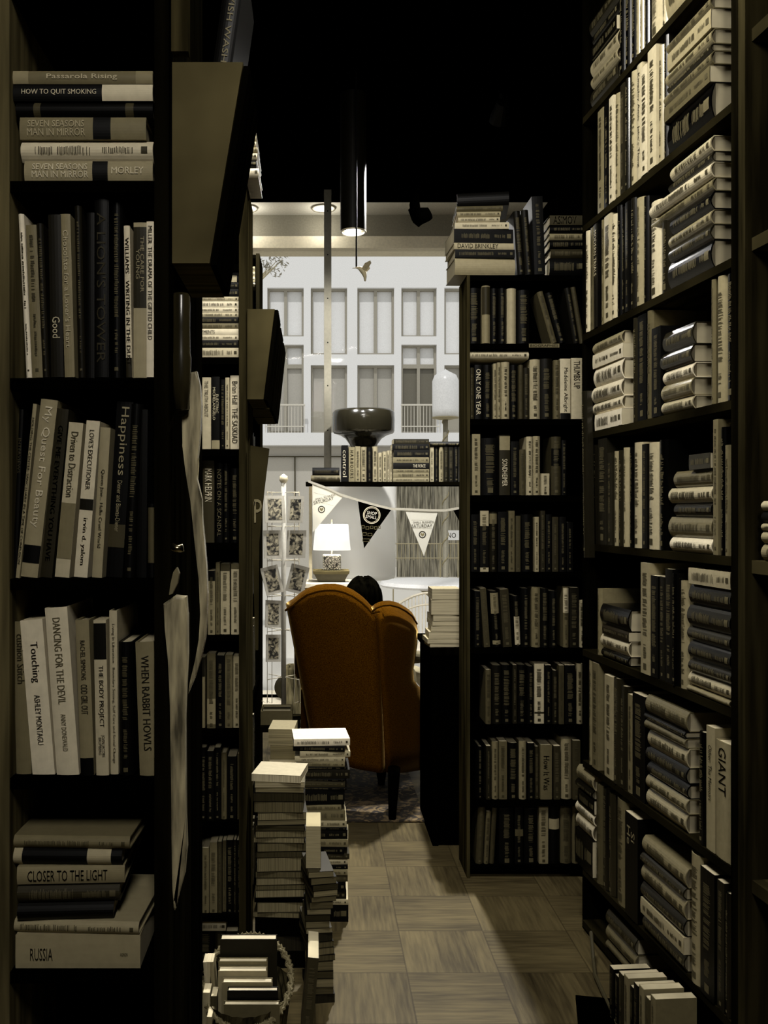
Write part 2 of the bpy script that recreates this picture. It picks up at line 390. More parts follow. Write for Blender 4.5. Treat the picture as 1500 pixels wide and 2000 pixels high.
lw = bx((fx(150), .02, -.1), (fx(1250), .45, fzv(870))); link('ground_floor_wall', lw, mat(200, .9, 'plaster', warm=.6, gain=.9), bld)
lg = bmesh.new(); fb(lg, 150, 1250, 848, 872, -.5, 0); link('ledge', lg, wallm, bld)
sg = bmesh.new(); fb(sg, 150, 760, 891, 893, -.06, 0); fb(sg, 575, 577, 893, 1000, -.04, .0); link('trim', sg, mat(60, .8), bld)
frm = mat(165, .8, 'plain', warm=.6, gain=.9); paneU = mat(235, .5, 'plain', warm=.1, gain=1.0); paneL = mat(185, .35, 'plain', warm=.5, gain=.9); paneD = mat(120, .3, 'plain', warm=.6, gain=.8)  # upper panes' pale colour paints the sky's reflection
def fwin(x0, x1, y0, y1, pm, panel=False):
    w_ = bmesh.new(); t = 4.0; xm = (x0 + x1) / 2
    for a, b, c, d in ((x0, x0 + t, y0, y1), (x1 - t, x1, y0, y1), (x0 + t, x1 - t, y0, y0 + t), (x0 + t, x1 - t, y1 - t, y1), (xm - 3, xm + 3, y0 + t, y1 - t)): fb(w_, a, b, c, d, .16, .28)
    if panel: fb(w_, x0 + t, x1 - t, y0 + (y1 - y0) * .68, y1 - t, .2, .27)
    f_ = link('window', w_, frm, bld)
    p_ = bmesh.new(); fb(p_, x0 + t, xm - 3, y0 + t, y1 - t, .26, .30); fb(p_, xm + 3, x1 - t, y0 + t, y1 - t, .26, .30)
    link('pane', p_, pm, f_)
for x0, x1, odd in cols:
    if odd:
        fwin(x0, x1, 562, 657, paneU); fwin(x0, x1, 673, 714, paneU); fwin(x0, x1, 714, 845, paneD if x0 > 700 else paneL)
        bal = bmesh.new(); n = 12
        for i in range(n + 1):
            px = x0 - 2 + (x1 - x0 + 4) * i / n; fb(bal, px - .5, px + .5, 794, 848, -.34, -.30)
        fb(bal, x0 - 3, x1 + 3, 792, 795, -.36, -.28); fb(bal, x0 - 3, x1 + 3, 834, 836, -.35, -.29)
        link('balcony_railing', bal, mat(175, .7, warm=.5), bld)
    else:
        fwin(x0, x1, 562, 692, paneU); fwin(x0, x1, 713, 845, paneL, True)
# wooden fence, wire railing, lamp post, tree outside
def OB(px, py, Y): return Pt(px, py, Y)
fe = thing('board_fence', 'weathered vertical board fence across the street right of the white drum', 'fence', Matrix.Translation((0, 22, 0)))
fbm = bmesh.new(); k = 22 / F; px = 775
while px < 960:
    wd = random.uniform(7, 10); a = (px - VX) * k; box(fbm, (a, random.uniform(-.02, .02), -.1), (a + wd * k * .93, .05, H - (945 - VY) * k)); px += wd
link('boards', fbm, mat(120, .85, 'woodv', warm=.6, gain=1.0), fe)
box_ = bmesh.new(); box(box_, ((775 - VX) * k, .06, 1.2), ((965 - VX) * k, .12, 1.32)); link('rail', box_, mat(110, .8, warm=.6), fe)
wr = bmesh.new(); Yr = 15.0
for i in range(26): p = OB(768 + i * 8, 1062, Yr); tube(wr, [p, p + Vector((0, 0, -.27))], .006, 5)
for yy in (1062, 1090): tube(wr, [OB(765, yy, Yr), OB(975, yy, Yr)], .008, 5)
for px in (860, 970, 768): tube(wr, [OB(px, 1060, Yr), Vector((OB(px, 0, Yr).x, Yr, -.1))], .012, 6)
tag(link('wire_railing', wr, mat(130, .6, metal=.5)), 'thin wire railing at the kerb seen through the shop window', 'railing')
lp = thing('street_lamp', 'street lamp with pale bell-shaped glass head and thin grey post', 'street lamp', Matrix.Translation((OB(870, 0, 11).x, 11, -.1)))
kl = 11 / F; zt = lambda y: H - (y - VY) * kl + .1
link('post', lathe(bmesh.new(), [(0, 0), (.11, 0), (.1, .1), (.035, .16), (.031, zt(818)), (0, zt(818))], n=16), mat(115, .6, warm=.6, metal=.3), lp, smooth=True)
link('glass_head', lathe(bmesh.new(), [(0, zt(816)), (.155, zt(816)), (.158, zt(800)), (.158, zt(745)), (.13, zt(733)), (.05, zt(726)), (.01, zt(722)), (0, zt(720))], n=24), mat(215, .3, warm=.1, gain=1), lp, smooth=True)
link('collar', lathe(bmesh.new(), [(0, zt(820)), (.06, zt(820)), (.16, zt(817)), (.16, zt(815)), (0, zt(815))], n=24), mat(120, .5), lp, smooth=True)
wv = bmesh.new(); n = 60
tube(wv, [Vector((.037 * math.cos(i * .9), .037 * math.sin(i * .9), .8 + i * .035)) for i in range(n)], .008, 5)
link('twining_vine', wv, mat(120, .8), lp)
ns = thing('street_sign', 'small white board reading NO beyond the railing at right', 'sign', Matrix.Translation((Pt(884, 0, 15.5).x, 15.5, -.1)))
kn = 15.5 / F; zn = lambda y: H - (y - VY) * kn + .1
link('board', bx((-14 * kn, 0, zn(1055)), (14 * kn, .04, zn(1036))), mat(210, .7, warm=.2, gain=1), ns)
for sx in (-11, 10): link('post', bx((sx * kn, .01, 0), ((sx + 1.5) * kn, .03, zn(1055))), mat(120, .7), ns)
write('NO', ns, Matrix.Translation((-2 * kn, -.003, (zn(1055) + zn(1036)) / 2)) @ Matrix.Rotation(R(90), 4, 'X'), 17 * kn, 10 * kn, mat(40, .7))
# tree sprig at the top left
tr_ = thing('tree', 'leafy twigs of a street tree at the top left of the shop window', 'tree', Matrix.Translation((OB(470, 0, 12).x, 12, -.1)))
tk = bmesh.new(); base = Vector((0, 0, 0)); T0 = OB(470, 600, 12) - Vector(tr_.location)
tube(tk, [(0, 0, 0), (0, 0, T0.z * .6), (T0.x, 0, T0.z)], [.12, .09, .05]); 
ends = []
for i in range(7):
    e_ = OB(random.uniform(505, 553), random.uniform(503, 528), 12) - Vector(tr_.location); ends.append(e_); tube(tk, [T0, T0.lerp(e_, .5) + Vector((0, 0, .05)), e_], [.03, .012, .004], 5)
link('trunk', tk, mat(150, .9), tr_)
lv = bmesh.new()
for e_ in ends:
    for j in range(16):
        c = e_ + Vector((random.gauss(0, .07), random.gauss(0, .1), random.gauss(0, .055))); u = Vector((random.uniform(-1, 1), random.uniform(-1, 1), random.uniform(-1, 1))).normalized() * .035; v = u.cross(Vector((.3, .2, 1))).normalized() * .015
        lv.faces.new([lv.verts.new(c + q) for q in (-u, v, u, -v)])
link('leaves', lv, mat(130, .8, warm=.4), tr_)
# white round cafe table and wire chair outside
cx_, Yt = OB(850, 0, 8.6).x, 8.6
ct_ = thing('cafe_table', 'large white round table outside the window at right', 'table', Matrix.Translation((cx_, Yt, -.1)))
zt_ = H - 135 * Yt / F + .1
link('tabletop', lathe(bmesh.new(), [(0, zt_ - .05), (.5, zt_ - .05), (.52, zt_ - .03), (.5, zt_), (0, zt_)], n=48), mat(215, .5, warm=.2, gain=1.1), ct_, smooth=False)
link('pedestal', lathe(bmesh.new(), [(0, 0), (.3, 0), (.3, .04), (.06, .1), (.05, zt_ - .15), (.2, zt_ - .05), (0, zt_ - .05)], n=24), mat(120, .6), ct_, smooth=True)
wc = thing('wire_chair', 'white wire garden chair with curved spoked back beyond the wing chair', 'chair', Matrix.Translation((OB(800, 0, 7.4).x, 7.4, -.1)))
Yc = 7.4; O_ = Vector(wc.location)
arc = lambda y0, s=1.0: [OB(778 + (858 - 778) * i / 12, y0 - 28 * math.sin(math.pi * (.08 + .55 * i / 12)) * s, Yc + .12 * math.sin(math.pi * i / 12)) - O_ for i in range(13)]
top_, mid_, low_ = arc(1186), arc(1203, .8), arc(1260, .1)
cb = bmesh.new(); tube(cb, top_, .011, 6); tube(cb, mid_, .008, 6)
for a, b in zip(top_, low_): tube(cb, [a, b], .004, 5)
link('wire_back', cb, mat(190, .5, gain=1.2), wc)
st_ = bmesh.new(); zs = .45; c0 = (low_[0] + low_[-1]) / 2
lathe(st_, [(0, zs), (.2, zs), (.21, zs + .015), (.2, zs + .03), (0, zs + .03)], c=(c0.x, c0.y, 0), n=24); link('seat', st_, mat(190, .5), wc)
for sx in (-.15, .15):
    for sy in (-.15, .15): link('leg', tube(bmesh.new(), [(c0.x + sx * 1.15, c0.y + sy * 1.15, 0), (c0.x + sx * .8, c0.y + sy * .8, zs)], .01, 6), mat(190, .5), wc)

# ------------------------------------------------------------------ window bay things
for px in (480, 632):
    c = Pt(px, 402, 6.44); d = thing('ceiling_downlight', 'recessed ceiling downlight %s above the shop window' % ('by the slotted pole' if px > 600 else 'beside the left bookcase'), 'light', Matrix.Translation((c.x, c.y, ZC)))
    link('rim', lathe(bmesh.new(), [(.05, 0), (.075, -.002), (.085, -.01), (.06, -.006), (.05, 0)], n=32), mat(180, .4), d, smooth=True)
    link('bulb', lathe(bmesh.new(), [(0, -.02), (.03, -.018), (.055, -.004), (.055, -.001), (0, -.001)], n=24), emit('bulb_glow', (1, .96, .88), 1.5), d, smooth=True)
ft = thing('unseen_ceiling_fixture', 'long unseen ceiling fixture added behind the viewer to house the front light', 'light', Matrix.Translation((.15, -.6, ZC)))  # housing made up for the added front light
link('housing', bx((-.22, -.66, -.12), (.22, .66, 0), .01), mat(120, .5), ft)
link('diffuser', bx((-.19, -.63, -.15), (.19, .63, -.121), .004), emit('diffuser_glow', (1, .93, .8), 1.2), ft)
f2 = thing('unseen_ceiling_fixture', 'narrow fluorescent fixture on the ceiling above the aisle', 'light', Matrix.Translation((.02, 2.0, ZC)))
link('housing', bx((-.1, -.6, -.12), (.1, .6, 0), .01), mat(120, .5), f2)
link('diffuser', bx((-.07, -.57, -.15), (.07, .57, -.121), .004), emit('diffuser_glow', (1, .95, .86), 1.2), f2)
# hanging cylinder lamp
cc = Pt(690, 0, 4.7); kz = 4.7 / F; zb = H + (VY - 453) * kz
cy = thing('cylinder_spotlight', 'dark cylinder spotlight hanging from the black ceiling near the window', 'light', Matrix.Translation((cc.x, 4.7, ZC)))
link('housing', lathe(bmesh.new(), [(0, 0), (.066, 0), (.066, zb - ZC), (.058, zb - ZC), (.056, zb - ZC + .12), (0, zb - ZC + .12)], n=40), mat(28, .45, gain=1), cy, smooth=False)
link('inner_rim', lathe(bmesh.new(), [(.0665, zb - ZC + .003), (.0665, zb - ZC - .002), (.057, zb - ZC - .002), (.057, zb - ZC + .003)], n=40), mat(170, .3), cy)
# thin rod with the hummingbird ornament
Yh = 4.45; kh = Yh / F
rod = thing('bird_mobile', 'small pale hummingbird ornament hanging on a thin dark rod', 'ornament', Matrix.Translation((Pt(696, 0, Yh).x, Yh, ZC)))
zh = H + (VY - 521) * kh - ZC
link('rod', tube(bmesh.new(), [(0, 0, 0), (0, 0, zh)], .0042, 8), mat(20, .5, gain=1), rod)
bd = bmesh.new(); P_ = lambda px, py: Vector(((px - 696) * kh, 0, H - (py - VY) * kh - ZC))
tube(bd, [P_(688, 524), P_(695, 523), P_(701, 523), P_(707, 527), P_(711, 533), P_(713, 541), P_(713, 549)], [.001, .003, .009, .014, .013, .008, .004], 10)
link('body', bd, mat(150, .6), rod, smooth=True)
for s in (-1, 1):
    wg = prism([P_(705, 527) + Vector((0, s * .01, 0)), P_(712, 517) + Vector((0, s * .03, 0)), P_(722, 514) + Vector((0, s * .05, 0)), P_(724, 519) + Vector((0, s * .05, 0)), P_(715, 531) + Vector((0, s * .015, 0))], (0, .003, 0)); link('wing', wg, mat(135, .6), rod)
# black track spotlight
TB = mat(8, .95, 'plain', gain=.15)
ts = thing('track_spotlight', 'black track spotlight aimed right under the ceiling edge', 'light', Matrix.Translation((Pt(812, 0, 5.2).x, 5.2, ZC)))
kt = 5.2 / F; Q = lambda px, py, y=0: Vector(((px - 812) * kt, y, H - (py - VY) * kt - ZC))
tsb = bmesh.new(); tube(tsb, [Q(806, 428), Q(812, 427), Q(820, 422), Q(838, 418), Q(840, 417)], [.02, .05, .048, .036, .03], 16); link('lamp_head', tsb, TB, ts, smooth=True)
link('stem', tube(bmesh.new(), [Vector((0, 0, 0)), Q(810, 400), Q(812, 420)], .03, 12), TB, ts)
link('yoke', tube(bmesh.new(), [Q(812, 402), Q(803, 403), Q(799, 410), Q(803, 420), Q(806, 430)], .006, 8), TB, ts)
for q, lab in (((-.62, 4.6), 'black spotlight added to brighten the bay, on the ceiling above the left bookcases'), ((.95, 4.75), 'black spotlight added to brighten the bay, on the ceiling above the centre right bookcase')):
    th_ = thing('track_spotlight', lab, 'light', Matrix.Translation((q[0], q[1], ZC)))  # heads made up for the added bay spots
    link('lamp_head', tube(bmesh.new(), [(0, -.1, -.06), (0, -.02, -.1), (0, .0, -.115)], [.03, .05, .052], 16), mat(10, .5, gain=.8), th_)
    link('stem', tube(bmesh.new(), [(0, -.06, 0), (0, -.06, -.07)], .012, 8), mat(10, .5, gain=.8), th_)
# slotted pole
sp_ = thing('slotted_pole', 'tall pale slotted metal pole standing before the shop window', 'pole', Matrix.Translation((Pt(640, 0, 6.1).x, 6.1, 0)))
link('post', bx((-.024, -.02, 0), (.024, .02, ZC)), mat(98, .7, warm=.5, gain=1), sp_)
hl = bmesh.new()
for py in (414, 499, 584, 670, 754, 841): lathe(hl, [(0, 0), (.005, 0)], c=(0, 0, 0), n=10) if 0 else box(hl, (-.004, -.0212, H - (py - VY) * 6.1 / F - .004), (.004, -.0195, H - (py - VY) * 6.1 / F + .004), .001)
link('bolt', hl, BLACK(), sp_)

# display shelf hanging before the window, its books
YS = 5.6; ks = YS / F
zs_ = H - (941 - VY) * ks
sh = thing('display_shelf', 'dark floating display shelf across the shop window carrying books', 'shelf', Matrix.Translation((0, YS, 0)))
link('board', bx(((597 - VX) * ks, -.01, zs_ - .022), (1.48, .24, zs_)), mat(20, .6, 'wood', gain=1), sh)
for px in (603, 1000): link('support_post', bx(((px - VX) * ks, .2, 0), ((px - VX) * ks + .02, .225, zs_ - .022)), mat(150 if px < 700 else 20, .6), sh)
place = 'shelf before window'
G = 'books on the window shelf'
stack('left end of window shelf', YS, [(610, 663, 913, 927, 15), (607, 665, 928, 940.9, 110)], d=.15, group=G, hard=True, gain=.75)
row('window shelf left of the lying stack', YS, 941, [(667, 680, 870, 10, dict(text='control')), (681, 693.5, 873, 105, dict(text=[('H A R B O U R S', .1, .9, .5)], marks=True)), (694, 704, 872, 115), (705, 716, 873, 125), (717, 727, 874, 15), (728, 738, 872, 130), (739, 747, 884, 140), (747.5, 756, 882, 140), (756.5, 761.5, 880, 145), (762, 767, 880, 140)], group=G, gain=.8)
stack('dark stack mid window shelf', YS, [(769, 838, 857, 866, 40), (766, 838, 867, 878, 12), (769, 838, 879, 892, 14), (768, 838, 893, 903, 100), (768, 838, 904, 915, 20, dict(text=[('THE FORCE', .55, .9, .5)])), (768, 838, 916, 922, 100), (768, 838, 923, 932, 110), (768, 838, 933, 941, 120)], group=G, hard=False, gain=.7)
row('window shelf right end', YS, 941, [(840, 848, 873, 140), (849, 857.5, 873, 12), (858, 867, 873, 120), (867.5, 876, 873, 35), (876.5, 886, 873, 30), (886.5, 897, 873, 12)], group=G, gain=.75)
stack('atop upright books, window shelf right end', YS, [(840, 897, 862, 872.6, 12)], group=G, hard=True)
# wide dark bowl vase behind the books
vz = lambda y: H - (y - VY) * (5.9 / F)
vx = Pt(710, 0, 5.9).x; kv = 5.9 / F
va_ = thing('wide_bowl_vase', 'big dark glossy wide-rimmed vase standing behind books on the window shelf', 'vase', Matrix.Translation((vx, 5.9, 0)))
z0 = vz(941)
link('bowl', lathe(bmesh.new(), [(0, vz(880)), (.085, vz(874)), (.09, vz(868)), (.115, vz(857)), (.15, vz(850)), (.19, vz(846)), (.197, vz(842)), (.199, vz(820)), (.197, vz(806)), (.185, vz(802)), (.17, vz(804)), (.17, vz(835)), (.05, vz(850)), (0, vz(850))], n=64), mat(44, .15, 'plain', warm=.8, gain=.8), va_, smooth=True)
link('foot', lathe(bmesh.new(), [(0, zs_ + .002), (.1, zs_ + .002), (.1, zs_ + .02), (.05, zs_ + .05), (.055, vz(885)), (.085, vz(874)), (0, vz(874))], n=48), mat(60, .15, warm=.8, gain=1.1), va_, smooth=True)
link('stand', bx((-.12, -.05, zs_ - .022), (.12, .12, zs_)), mat(20, .6, 'wood', gain=1), va_)
# white drum below the shelf
Yd_ = 6.15; kd = Yd_ / F; dz = lambda y: H - (y - VY) * kd
dr = thing('drum_floor_lamp', 'huge white drum shade on a flared dark foot below the window shelf', 'lamp', Matrix.Translation((Pt(688, 0, Yd_).x, Yd_, 0)))
rr = 84 * kd
link('lamp_shade', lathe(bmesh.new(), [(rr * .96, dz(950)), (rr, dz(951)), (rr, dz(1120)), (rr * .985, dz(1127)), (rr * .9, dz(1130))][1:], n=64), translucent('drum_paper', (.88, .87, .83), .55), dr, smooth=True)
link('base', lathe(bmesh.new(), [(0, 0), (.16, 0), (.16, .03), (.05, .06), (.05, dz(1165)), (.09, dz(1145)), (rr * .6, dz(1130)), (0, dz(1130))], n=40), mat(60, .6), dr, smooth=True)

lamp('POINT', 'drum_fill_light', (Pt(688, 0, Yd_).x, Yd_, dz(1035)), 1.0, (1, .98, .94), shadow_soft_size=.1)  # bulb added inside the shade to brighten the drum
# bunting
YBn = 5.35; kb = YBn / F
bt = thing('bunting', 'sagging string of triangular pennants hung below the window shelf', 'bunting', Matrix.Translation((0, YBn, 0)))
BP = lambda px, py, y=0: Vector(((px - VX) * kb, y, H - (py - VY) * kb))
sag = [(602, 941), (640, 955), (665, 967), (700, 978), (735, 988), (765, 995), (800, 996), (840, 998), (870, 998), (893, 994), (930, 985)]
sagp = [BP(*p) for p in sag]
rb = bmesh.new()
for a, b in zip(sagp, sagp[1:]):
    v0 = [rb.verts.new(v) for v in (a + Vector((0, -.003, .010)), b + Vector((0, -.003, .010)), b + Vector((0, -.003, -.004)), a + Vector((0, -.003, -.004)))]
    v1 = [rb.verts.new(v.co + Vector((0, .002, 0))) for v in v0]
    rb.faces.new(v0); rb.faces.new(v1[::-1])
    for q in range(4): rb.faces.new((v0[q], v1[q], v1[(q + 1) % 4], v0[(q + 1) % 4]))
link('string', rb, mat(140, .8, warm=.5, gain=1.2), bt)
def flagp(pts, tone): return link('pennant', prism([BP(*p) for p in pts], (0, .0015, 0)), mat(tone, .8, gain=1) if tone < 50 else translucent('pennant_paper', (.72, .7, .62)), bt)
fw = flagp([(610, 943), (640, 956), (671, 969), (611, 1040)], 175)
fd = flagp([(699, 978), (764, 996), (711, 1071)], 12)
fw2 = flagp([(791, 997), (856, 998), (828, 1086)], 160)
fd2 = flagp([(885, 996), (935, 985), (915, 1050)], 12)
def fl_text(s, px, py, wpx, hpx, parent, tone, rot=0):
    fr_ = Matrix.Translation(BP(px, py, -.0012)) @ Matrix.Rotation(R(-rot), 4, 'Y') @ Matrix.Rotation(R(90), 4, 'X')
    write(s, parent, fr_, wpx * kb, hpx * kb, mat(tone, .8, warm=.6, gain=1.2))
def ring(bm, c, r0, r1, n=28):
    for i in range(n):
        a, b = 2 * math.pi * i / n, 2 * math.pi * (i + 1) / n
        f = lambda r, t: c + Vector((r * math.cos(t), -.0008, r * math.sin(t)))
        bm.faces.new([bm.verts.new(v) for v in ((f(r0, a), f(r1, a), f(r1, b), f(r0, b)) if r0 > 0 else (c + Vector((0, -.0008, 0)), f(r1, a), f(r1, b)))])
for fl, cx0, cy0, rot in ((fw, 632, 971, 14), (fw2, 824, 1020, 1)):
    fl_text('SMALL BUSINESS', cx0 + 3, cy0, 40, 4, fl, 70, rot); fl_text('SATURDAY', cx0, cy0 + 7, 40, 6.5, fl, 60, rot)
    ln_ = bmesh.new(); c1 = BP(cx0 + (-4 if rot > 5 else 1), cy0 + 24, 0)
    ring(ln_, c1, 5.2 * kb, 7 * kb); link('emblem', ln_, mat(40, .8, gain=1), fl)
    ht = bmesh.new(); hp = [(16 * math.sin(t) ** 3, 13 * math.cos(t) - 5 * math.cos(2 * t) - 2 * math.cos(3 * t) - math.cos(4 * t)) for t in [2 * math.pi * i / 28 for i in range(28)]]
    ht.faces.new([ht.verts.new(c1 + Vector((x * .24 * kb, -.001, y * .24 * kb))) for x, y in hp]); link('heart', ht, mat(90, .8), fl)
    l2 = bmesh.new()
    for dy in (-4, 12):
        m_ = Matrix.Translation(BP(cx0, cy0 + dy, 0)) @ Matrix.Rotation(R(rot), 4, 'Y')
        l2.faces.new([l2.verts.new(m_ @ Vector(v)) for v in ((-20 * kb, -.0009, 0), (20 * kb, -.0009, 0), (20 * kb, -.0009, .3 * kb), (-20 * kb, -.0009, .3 * kb))])
    link('rule', l2, mat(80, .8), fl)
eb = bmesh.new(); c2_ = BP(726, 1006, 0); ring(eb, c2_, 15.5 * kb, 17 * kb); ring(eb, c2_, 13.6 * kb, 14.3 * kb); link('emblem', eb, mat(165, .8, gain=1.2), fd)
fl_text('SHOP\nSMALL', 726, 1006, 22, 14, fd, 165, -8)
zz_ = bmesh.new()
for i, (x0, x1, y0) in enumerate(((706, 712, 1026), (714, 721, 1028), (723, 729, 1027), (731, 737, 1028), (739, 743, 1027), (708, 716, 1040), (718, 727, 1041), (708, 722, 1052))):
    m_ = [BP(x0, y0), BP(x1, y0), BP(x1, y0 + 6), BP(x0, y0 + 6)]; h_ = [BP(x0 + 1, y0 + 1), BP(x1 - 1, y0 + 1), BP(x1 - 1, y0 + 5), BP(x0 + 1, y0 + 5)]
    for j in range(4): zz_.faces.new([zz_.verts.new(v + Vector((0, -.0009, 0))) for v in (m_[j], m_[(j + 1) % 4], h_[(j + 1) % 4], h_[j])])
link('skyline_print', zz_, mat(75, .8), fd)

# table lamp on moulded plinth and side table
YL = 5.5; kl_ = YL / F; lx = Pt(648, 0, YL).x; lz = lambda y: H - (y - VY) * kl_
tl = thing('table_lamp', 'table lamp with glowing white shade on patterned cube base', 'lamp', Matrix.Translation((lx, YL, lz(1113))))
z0_ = lz(1113)
shm = emit('shade_glow', (.92, .9, .84), .95)
link('lamp_shade', lathe(bmesh.new(), [(.098, lz(1024) - z0_), (.112, lz(1074) - z0_), (.110, lz(1074) - z0_), (.096, lz(1024) - z0_), (.098, lz(1024) - z0_)], n=40), shm, tl, smooth=True)
link('harp', tube(bmesh.new(), [(0, 0, lz(1082) - z0_), (0, 0, lz(1015) - z0_)], .004, 8), mat(150, .4), tl)
def pat_mat():
    m = bpy.data.materials.new('mosaic'); m.use_nodes = True; nt = m.node_tree; b = nt.nodes['Principled BSDF']
    v = nt.nodes.new('ShaderNodeTexVoronoi'); v.feature = 'DISTANCE_TO_EDGE'; v.inputs['Scale'].default_value = 70; tc = nt.nodes.new('ShaderNodeTexCoord'); nt.links.new(tc.outputs['Object'], v.inputs['Vector'])
    rp = nt.nodes.new('ShaderNodeValToRGB'); nt.links.new(v.outputs[0], rp.inputs[0]); rp.color_ramp.elements[0].position = .06; rp.color_ramp.elements[1].position = .14
    rp.color_ramp.elements[0].color = (.02, .02, .015, 1); rp.color_ramp.elements[1].color = (.62, .6, .52, 1); nt.links.new(rp.outputs[0], b.inputs['Base Color']); b.inputs['Roughness'].default_value = .3
    return m
link('base', bx((-.054, -.054, 0), (.054, .054, lz(1083) - z0_), .008), pat_mat(), tl)
lamp('POINT', 'table_lamp_light', (lx, YL, lz(1050)), 6, (1, .9, .75), shadow_soft_size=.03)
pd = thing('moulded_plinth', 'weathered moulded wooden plinth under the table lamp', 'plinth', Matrix.Translation((lx - .005, YL, lz(1135))))
def frustum(bm, w0, w1, z0, z1):
    v = [bm.verts.new((sx * w, sy * w, z)) for w, z in ((w0, z0), (w1, z1)) for sx, sy in ((-1, -1), (1, -1), (1, 1), (-1, 1))]
    bm.faces.new(v[:4]); bm.faces.new(v[4:])
    for i in range(4): bm.faces.new((v[i], v[(i + 1) % 4], v[4 + (i + 1) % 4], v[4 + i]))
    return bm
zp = lz(1135); hp_ = lz(1113.2) - zp
link('top', frustum(bmesh.new(), .104, .108, hp_ * .72, hp_), mat(95, .7, 'wood', warm=.6, gain=.8), pd); link('moulding', frustum(bmesh.new(), .075, .1, 0, hp_ * .72), mat(80, .7, 'plain', warm=.7, gain=.8), pd)
sd = thing('side_table', 'small white side table behind the wing chair', 'table', Matrix.Translation((lx, YL, 0)))
link('tabletop', bx((-.19, -.16, zp - .03), (.19, .16, zp - .0008), .004), mat(185, .6, gain=1.4), sd)
link('apron', bx((-.16, -.13, zp - .13), (.16, .13, zp - .0302)), mat(175, .6, gain=1.4), sd)
for sx in (-.14, .14):
    for sy in (-.11, .11): link('leg', bx((sx - .015, sy - .015, 0), (sx + .015, sy + .015, zp - .13)), mat(175, .6, gain=1.4), sd)

# card spinner
YK = 5.0; kk = YK / F; kx = Pt(554, 0, YK).x; kzf = lambda y: H - (y - VY) * kk
ck = thing('card_spinner', 'white wire spinner rack of greeting cards by the window', 'card rack', Matrix.Translation((kx, YK, 0)))
link('pole', tube(bmesh.new(), [(0, 0, .03), (0, 0, kzf(935))], .0135, 16), mat(130, .5, warm=.4, gain=1.2), ck, smooth=True)
link('finial', lathe(bmesh.new(), [(0, kzf(925)), (.02, kzf(930)), (.024, kzf(938)), (.012, kzf(944)), (.012, kzf(948)), (0, kzf(948))], n=20), mat(150, .5), ck, smooth=True)
link('base', lathe(bmesh.new(), [(0, 0), (.13, 0), (.13, .015), (.03, .03), (0, .03)], n=32), mat(90, .5), ck, smooth=True)
wk = bmesh.new()
for py in (1094, 1163, 1230, 1322, 1028, 962):
    z = kzf(py)
    for a in range(4):
        d = Vector((math.cos(R(45 + 90 * a)), math.sin(R(45 + 90 * a)), 0)); tube(wk, [Vector((0, 0, z)), d * .12 + Vector((0, 0, z))], .0022, 5)
for sx in (-1, 1):
    for xx in (.06, .085):
        tube(wk, [(sx * xx, -.07, kzf(960)), (sx * xx, -.07, kzf(1368)), (sx * (xx + .03), -.07, kzf(1364))], .0022, 5)
link('wire_frame', wk, mat(175, .4, gain=1.3), ck)
def card_mat(seed, dark):
    m = bpy.data.materials.new('card_art'); m.use_nodes = True; nt = m.node_tree; b = nt.nodes['Principled BSDF']
    n = nt.nodes.new('ShaderNodeTexNoise'); n.inputs['Scale'].default_value = 38; n.inputs['Detail'].default_value = 5; n.inputs['Distortion'].default_value = 1.2
    mp = nt.nodes.new('ShaderNodeMapping'); mp.inputs['Location'].default_value = (seed * 3.1, seed, 0); tc = nt.nodes.new('ShaderNodeTexCoord'); nt.links.new(tc.outputs['Object'], mp.inputs[0]); nt.links.new(mp.outputs[0], n.inputs['Vector'])
    rp = nt.nodes.new('ShaderNodeValToRGB'); nt.links.new(n.outputs['Fac'], rp.inputs[0]); rp.color_ramp.elements[0].position = .42; rp.color_ramp.elements[1].position = .66
    rp.color_ramp.elements[0].color = toned(30 + dark, 1, 1); rp.color_ramp.elements[1].color = toned(150, 1, 1.3); nt.links.new(rp.outputs[0], b.inputs['Base Color']); return m
cards = [(518, 556, 968, 1021, -1), (562, 592, 969, 1021, 1), (516, 549, 1036, 1090, -1), (560, 597, 1036, 1089, 1), (515, 548, 1106, 1160, -1), (563, 598, 1104, 1158, 1), (519, 549, 1173, 1225, -1), (520, 548, 1240, 1292, -1)]
for i, (x0, x1, y0, y1, s) in enumerate(cards):
    w_, h_ = (x1 - x0) * kk * 1.08, (y1 - y0) * kk
    level = ['top', 'second', 'third', 'fourth', 'bottom'][[0, 0, 1, 1, 2, 2, 3, 4][i]]
    tl_ = [0, 0, 0, 0, -12, 12, 4, 3][i]
    Mx = Matrix.Translation(Pt((x0 + x1) / 2, (y0 + y1) / 2, YK - .085)) @ Matrix.Rotation(R(-s * 22), 4, 'Z') @ Matrix.Rotation(R(tl_), 4, 'Y') @ Matrix.Rotation(R(-8), 4, 'X')
    cd = thing('greeting_card', 'framed greeting card in %s pocket on the %s of the wire spinner' % (level, 'left' if s < 0 else 'right'), 'card', Mx, 'greeting cards on the spinner')
    link('card_border', bx((-w_ / 2, 0, -h_ / 2), (w_ / 2, .004, h_ / 2)), mat(150, .6, warm=.5, gain=1.1), cd)
    link('picture', bx((-w_ * .34, -.0012, -h_ * .38), (w_ * .34, -.0002, h_ * .38)), card_mat(i + 1, 0), cd)
